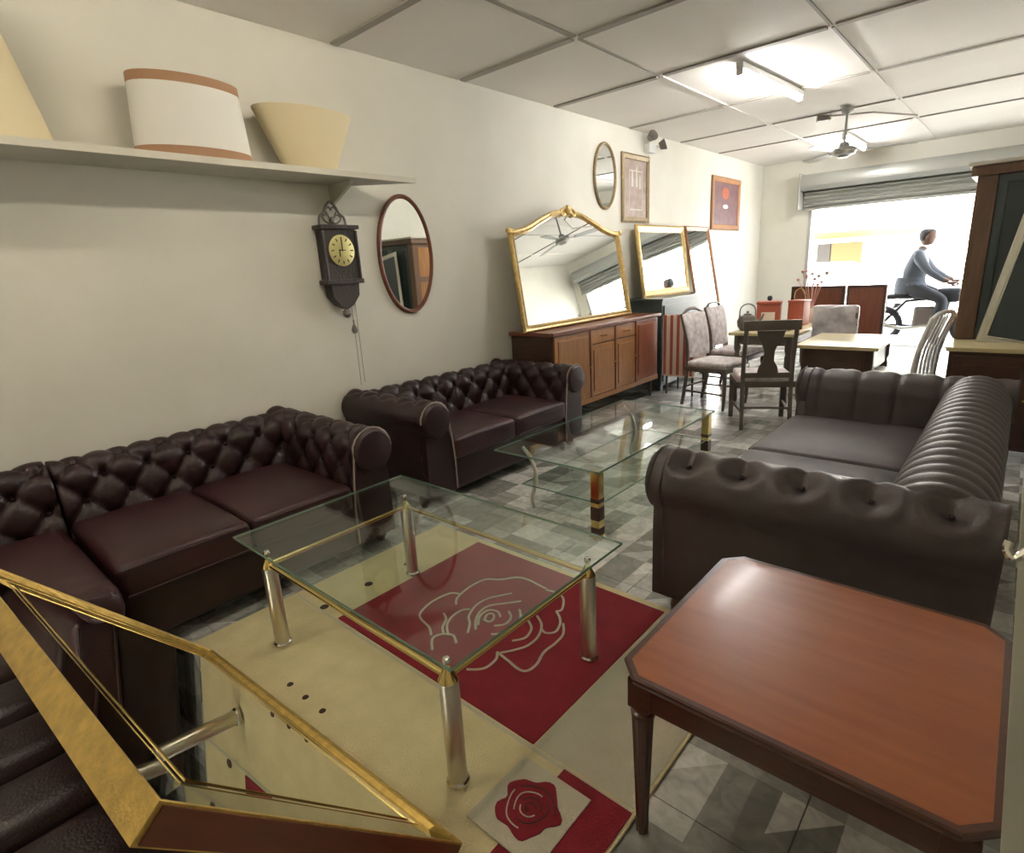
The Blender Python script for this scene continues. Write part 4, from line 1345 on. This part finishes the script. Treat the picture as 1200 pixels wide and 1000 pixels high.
t = thing('leaning_glazed_frame', 'narrow pale framed pane leaning sideways against the display hutch', 'frame', (-.215, 5.46, RZ + .004), 0, None, rot=(-R(5), R(9.5), 0))
ob('frame', ring(NB(), rect(.55, 1.10), [(0, 0), (0, .012), (.008, .016), (.016, .012), (.040, .006), (.048, .016), (.056, .010), (.056, 0)]), M['steel'], t)
ob('pane', plate(NB(), rect(.50, 1.05, .025, .025), .002, .006), M['darkglass'], t)

# pale leaning board with hook at the right picture edge
t = thing('pale_leaning_board', 'pale grey green board with a metal hook at the right picture edge', 'board', (.148, 1.02, 0), 0, None, rot=(0, R(-5.4), 0))
ob('board', bx((0, 0, .012), (.42, .022, 1.95), .004), M['palepanel'], t)
ob('hook', tube(NB(), smooth_pts([(.045, -.004, 1.115), (.02, -.03, 1.105), (-.002, -.035, 1.080), (-.012, -.03, 1.088), (-.010, -.025, 1.10)], 5), .006, 8), M['chrome'], t, True)
ob('hook_plate', bx((.005, -.008, 1.07), (.05, .002, 1.16), .003), M['chrome'], t)

# ================================================================== CEILING FIXTURES
def batten_light(label, loc, L, warm=False, rz=0, real=True):
    t = thing('tube_light', label, 'light', loc, rz, 'ceiling tube lights')
    ob('housing', bx((-.03, -L / 2, .0), (.03, L / 2, .045), .006), M['whiteplastic'], t)
    ob('tube', tube(NB(), [(0, -L / 2 + .03, -.022), (0, L / 2 - .03, -.022)], .019, 12), M['tube_added' if warm else 'tube'], t, True)
    for s in (-1, 1):
        ob('end_cap', bx((-.024, s * (L / 2 - .015) - .014, -.045), (.024, s * (L / 2 - .015) + .014, .002), .004), M['whiteplastic'], t)
batten_light('lit fluorescent tube fixture on the ceiling before the fan', (-1.86, 5.66, ZC - .046 - .014), 1.32, rz=R(-4))
batten_light('lit fluorescent tube fixture on the ceiling behind the fan', (-1.98, 9.45, ZC - .046 - .014), 1.22)
batten_light('added unseen warm tube fixture on the ceiling above the near glass table', (-1.86, 1.75, ZC - .046 - .014), 1.22, True)  # assumed lamp out of view, added to brighten the near end
batten_light('added unseen warm tube fixture on the ceiling behind the camera position', (-2.6, -.45, ZC - .046 - .014), 1.22, True)  # second unseen lamp, added for near-end brightness

t = thing('ceiling_fan', 'white three blade ceiling fan on a short rod near the shop opening', 'fan', (-1.66, 7.45, ZC - .0145))
ob('canopy', lathe(NB(), [(0, 0), (.06, 0), (.055, -.04), (.02, -.07), (0, -.07)], 18), M['shutter'], t, True)
ob('rod', tube(NB(), [(0, 0, -.05), (0, 0, -.36)], .013, 10), M['shutter'], t, True)
ob('motor', lathe(NB(), [(0, -.33), (.04, -.34), (.05, -.38), (.11, -.40), (.125, -.43), (.11, -.46), (.06, -.475), (.05, -.49), (0, -.495)], 24), M['shutter'], t, True)
for k in range(3):
    a = R(18 + 120 * k)
    b = NB()
    box(b, (.10, -.02, -.43), (.22, .02, -.424))
    br = b
    bmesh.ops.transform(br, matrix=Matrix.Rotation(a, 4, 'Z'), verts=br.verts)
    ob('blade_arm', br, M['pewter'], t)
    b = NB()
    prism(b, [(.18, -.05), (.62, -.07), (.66, -.04), (.66, .05), (.62, .07), (.18, .05)], -.003, .003, 'xy')
    bmesh.ops.transform(b, matrix=Matrix.Rotation(a, 4, 'Z') @ Matrix.Translation((0, 0, -.425)) @ Matrix.Rotation(R(10), 4, 'X'), verts=b.verts)
    ob('blade', b, M['shutter'], t)
t = thing('junction_box', 'small dark cable junction box on the ceiling beside the fan rod', 'box', (-1.93, 7.62, ZC - .0145), R(20))
ob('box', bx((-.07, -.05, -.055), (.07, .05, -.0), .008), M['pewter'], t)
ob('cable', tube(NB(), [(.06, 0, -.01), (.5, .12, -.008), (1.02, .62, -.008), (1.05, 1.9, -.008)], .010, 6), M['batten'], t, True)

# ================================================================== OUTSIDE
struct('pavement', bx((-9, YF + .25, -.30), (6, 15.0, -.03)), M['pave'])
struct('road', bx((-16, 15.0, -.40), (10, 23.0, -.12)), M['asphalt'])
struct('shop_front_upper', bx((-9, YF + .0, ZC + .3), (6, YF + .26, 4.6)), M['facade'])
t = thing('far_building', 'white building across the street with yellow green canopy, seen through the opening', 'building', (-5, 23.4, -.12))
ob('facade', bx((-9, 0, 0), (12, .5, 7.5)), M['facade'], t)
b = NB(); prism(b, [(-1.3, 2.30), (-.0, 2.12), (-.0, 2.35), (-1.3, 2.60)], -4.6, 2.2, 'yz')
ob('canopy', b, M['canopy'], t)
ob('yellow_sign', bx((-.3, -.15, 1.25), (.65, -.02, 1.95), .01), M['signyellow'], t)
ob('brown_sign', bx((-.75, -.15, 1.25), (-.32, -.02, 1.95), .01), M['signdark'], t)
for x in (2.2, 4.6):
    w_ = ob('window', bx((x, -.04, 1.0), (x + 1.5, .02, 2.2), .01), M['white'], t)
    ob('pane', bx((x + .07, -.05, 1.07), (x + 1.43, -.038, 2.13)), M['shelf'], w_)
# parked car
t = thing('parked_car', 'white parked car in the street seen through the opening, far outside', 'car', (-4.1, 18.6, -.12))
b = NB()
prism(b, [(-2.05, .28), (2.05, .28), (2.1, .55), (1.9, .78), (1.05, .86), (-1.7, .88), (-2.05, .75), (-2.12, .5)], -.82, .82, 'xz')
ob('body', b, M['carpaint'], t)
b = NB()
A = [(-1.55, .88), (1.0, .86), (.35, 1.36), (-1.05, 1.38)]
prism(b, A, -.70, .70, 'xz')
cb = ob('cabin', b, M['carpaint'], t)
for y in (-.705, .705):
    for pw in ([(-1.32, .92), (-.42, .92), (-.42, 1.31), (-1.0, 1.32)], [(-.36, .92), (.80, .91), (.30, 1.30), (-.36, 1.31)]):
        b = NB(); prism(b, pw, y - .006, y + .006, 'xz')
        ob('side_window', b, M['darkglass'], cb)
for x in (-1.3, 1.35):
    for y in (-.74, .74):
        b = lathe(NB(), [(0, -.1), (.18, -.1), (.31, -.09), (.32, 0), (.31, .09), (.18, .1), (0, .1)], 20)
        bmesh.ops.transform(b, matrix=Matrix.Translation((x, y, .32)) @ Matrix.Rotation(pi / 2, 4, 'X'), verts=b.verts)
        ob('wheel', b, M['rubber'], t, True)

# motorcycle with its rider, just outside the opening
MY = 11.45
t = thing('motorcycle', 'dark motorcycle parked just outside the opening, under the seated man', 'motorcycle', (-1.12, MY, -.03))
for x in (-.62, .62):
    b = NB()
    n = 28
    tube(b, [(.26 * cos(2 * pi * k / n), 0, .26 * sin(2 * pi * k / n)) for k in range(n)], .05, 8, closed=True)
    bmesh.ops.translate(b, vec=(x, 0, .31), verts=b.verts)
    wl = ob('wheel', b, M['rubber'], t, True)
    b = NB()
    for k in range(6):
        a = k * pi / 3
        tube(b, [(x, 0, .31), (x + .24 * cos(a), 0, .31 + .24 * sin(a))], .008, 5)
    lathe(b, [(0, -.04), (.05, -.04), (.05, .04), (0, .04)], 12, mtx=Matrix.Translation((x, 0, .31)) @ Matrix.Rotation(pi / 2, 4, 'X'))
    ob('spokes', b, M['chrome'], wl, True)
b = NB(); rbox(b, (-.62, -.11, .74), (.10, .11, .82), .035, 4)
ob('seat', b, M['black'], t, True)
b = NB(); rbox(b, (.08, -.13, .68), (.42, .13, .90), .07, 4)
ob('fuel_tank', b, M['trousers'], t, True)
b = NB(); rbox(b, (-.18, -.12, .28), (.22, .12, .62), .05, 4)
ob('engine', b, M['pewter'], t, True)
ob('frame', tube(NB(), [(-.62, 0, .31), (-.30, 0, .70), (.40, 0, .78), (.22, 0, .34), (-.2, 0, .30), (-.62, 0, .31)], .025, 8), M['black'], t, True)
ob('front_fork', tube(NB(), [(.62, 0, .31), (.42, 0, .92)], .028, 8), M['chrome'], t, True)
ob('handlebar', tube(NB(), smooth_pts([(.26, -.33, .93), (.36, -.22, .96), (.42, 0, .93), (.36, .22, .96), (.26, .33, .93)], 4), .013, 8), M['chrome'], t, True)
b = lathe(NB(), [(0, 0), (.05, .0), (.085, .08), (.08, .10), (0, .10)], 16, mtx=Matrix.Translation((.44, 0, .86)) @ Matrix.Rotation(pi / 2, 4, 'Y'))
ob('headlamp', b, M['chrome'], t, True)
ob('exhaust', tube(NB(), [(.1, -.14, .32), (-.3, -.15, .27), (-.75, -.16, .36)], [.025, .03, .045], 8), M['chrome'], t, True)

def skin_body(name, verts, edges, radii, m, parent=None, sub=2, root=0):
    me = bpy.data.meshes.new(name)
    me.from_pydata([Vector(v) for v in verts], edges, [])
    o = bpy.data.objects.new(name, me); COL.objects.link(o)
    md = o.modifiers.new('skin', 'SKIN'); md.use_smooth_shade = True
    for i, rr in enumerate(radii):
        sv = me.skin_vertices[0].data[i]
        sv.radius = rr if isinstance(rr, tuple) else (rr, rr)
        sv.use_root = (i == root)
    sb = o.modifiers.new('sub', 'SUBSURF'); sb.levels = sub; sb.render_levels = sub
    dg = bpy.context.evaluated_depsgraph_get()
    ev = o.evaluated_get(dg)
    me2 = bpy.data.meshes.new_from_object(ev)
    o.modifiers.clear(); o.data = me2
    me2.materials.clear(); me2.materials.append(m)
    for p in me2.polygons:
        p.use_smooth = True
    if parent:
        o.parent = parent
    return o

pm = thing('person', 'man in grey blue shirt and dark trousers seated astride the motorcycle, facing right', 'person', (-1.38, MY, -.03))
pm.scale = (1.12, 1.15, 1.03)
# one continuous figure, local +x forward
V = [(0, 0, .88), (.02, 0, 1.02), (.03, 0, 1.18), (.05, 0, 1.36), (.07, 0, 1.45), (.10, 0, 1.52),          # 0-5 pelvis..neck
     (.05, -.19, 1.38), (.20, -.26, 1.15), (.40, -.30, 1.00), (.47, -.31, .985),                          # 6-9 near arm (camera side)
     (.05, .19, 1.38), (.20, .26, 1.15), (.40, .30, 1.00), (.47, .31, .985),                              # 10-13 far arm
     (.06, -.13, .86), (.42, -.20, .72), (.36, -.21, .36), (.34, -.21, .08), (.46, -.21, .04),             # 14-18 near leg
     (.06, .13, .86), (.42, .20, .72), (.36, .21, .36), (.34, .21, .08), (.46, .21, .04)]                  # 19-23 far leg
Ed = [(0, 1), (1, 2), (2, 3), (3, 4), (4, 5), (3, 6), (6, 7), (7, 8), (8, 9), (3, 10), (10, 11), (11, 12), (12, 13),
      (0, 14), (14, 15), (15, 16), (16, 17), (17, 18), (0, 19), (19, 20), (20, 21), (21, 22), (22, 23)]
Rd = [(.16, .15), (.15, .16), (.155, .17), (.15, .15), .075, .058, .085, .058, .042, .036, .085, .058, .042, .036,
      .115, .085, .065, .045, .04, .115, .085, .065, .045, .04]
body = skin_body('body', V, Ed, Rd, M['shirt'], pm)
bm_ = body.data
bm_.materials.append(M['trousers']); bm_.materials.append(M['skin'])
for p in bm_.polygons:
    c = p.center
    if c.z < .93 and not (c.x > .30 and c.z > .9) and not (abs(c.y) > .24 and c.z > .88):
        p.material_index = 1
    if c.z > 1.475 or (abs(c.y) > .22 and c.x > .40 and c.z > .93):
        p.material_index = 2
# shirt skirt hanging behind
b = NB(); lathe(b, [(.175, .80), (.185, .86), (.18, .98), (.165, 1.05)], 20, (-.015, 0, 0), sx=1.05, sy=1.0)
ob('shirt_hem', b, M['shirt'], pm, True)
# head with face
b = NB()
lathe(b, [(0, -.125), (.045, -.118), (.068, -.09), (.078, -.04), (.085, .01), (.086, .05), (.075, .09), (.045, .115), (0, .122)], 24, sx=1.12, sy=.90)
bmesh.ops.translate(b, vec=(.13, 0, 1.645), verts=b.verts)
hd = ob('head', b, M['skin'], pm, True)
b = NB(); prism(b, [(.222, 1.655), (.247, 1.615), (.222, 1.608)], -.013, .013, 'xz'); ob('nose', b, M['skin'], hd)
for sy in (-1, 1):
    ob('eye', lathe(NB(), [(0, -.008), (.009, 0), (0, .008)], 8, (.210, sy * .03, 1.652)), M['black'], hd, True)
    ob('ear', lathe(NB(), [(0, -.03), (.012, -.015), (.015, .01), (0, .028)], 8, (.125, sy * .078, 1.64)), M['skin'], hd, True)
ob('mouth', bx((.205, -.022, 1.575), (.214, .022, 1.582)), M['mahogany'], hd)
b = NB()
lathe(b, [(.060, -.075), (.084, -.03), (.092, .02), (.092, .055), (.081, .097), (.05, .121), (0, .128)], 24, sx=1.12, sy=.90)
for v in b.verts:
    if v.co.x > -.03 and v.co.z < .07:
        v.co.z += (.085 - v.co.z) * min(1, (v.co.x + .03) / .07)
bmesh.ops.translate(b, vec=(.122, 0, 1.645), verts=b.verts)
ob('hair', b, M['hair'], hd, True)
# hands closed on the grips
for sy in (-1, 1):
    b = NB(); rbox(b, (.44, sy * .31 - .042, .945), (.54, sy * .31 + .042, .985), .018, 2)
    hn = ob('palm', b, M['skin'], pm, True)
    for k in range(4):
        y = sy * .31 + (-.032 + .021 * k)
        f = (1, 1.08, 1.03, .85)[k]
        ob('finger', tube(NB(), smooth_pts([(.525, y, .972), (.525 + .035 * f, y, .965), (.525 + .038 * f, y, .94), (.53, y, .925), (.505, y, .93)], 3), .0095, 7), M['skin'], hn, True)
    ob('thumb', tube(NB(), smooth_pts([(.46, sy * .27, .955), (.50, sy * .26, .935), (.53, sy * .275, .925)], 3), .0105, 7), M['skin'], hn, True)
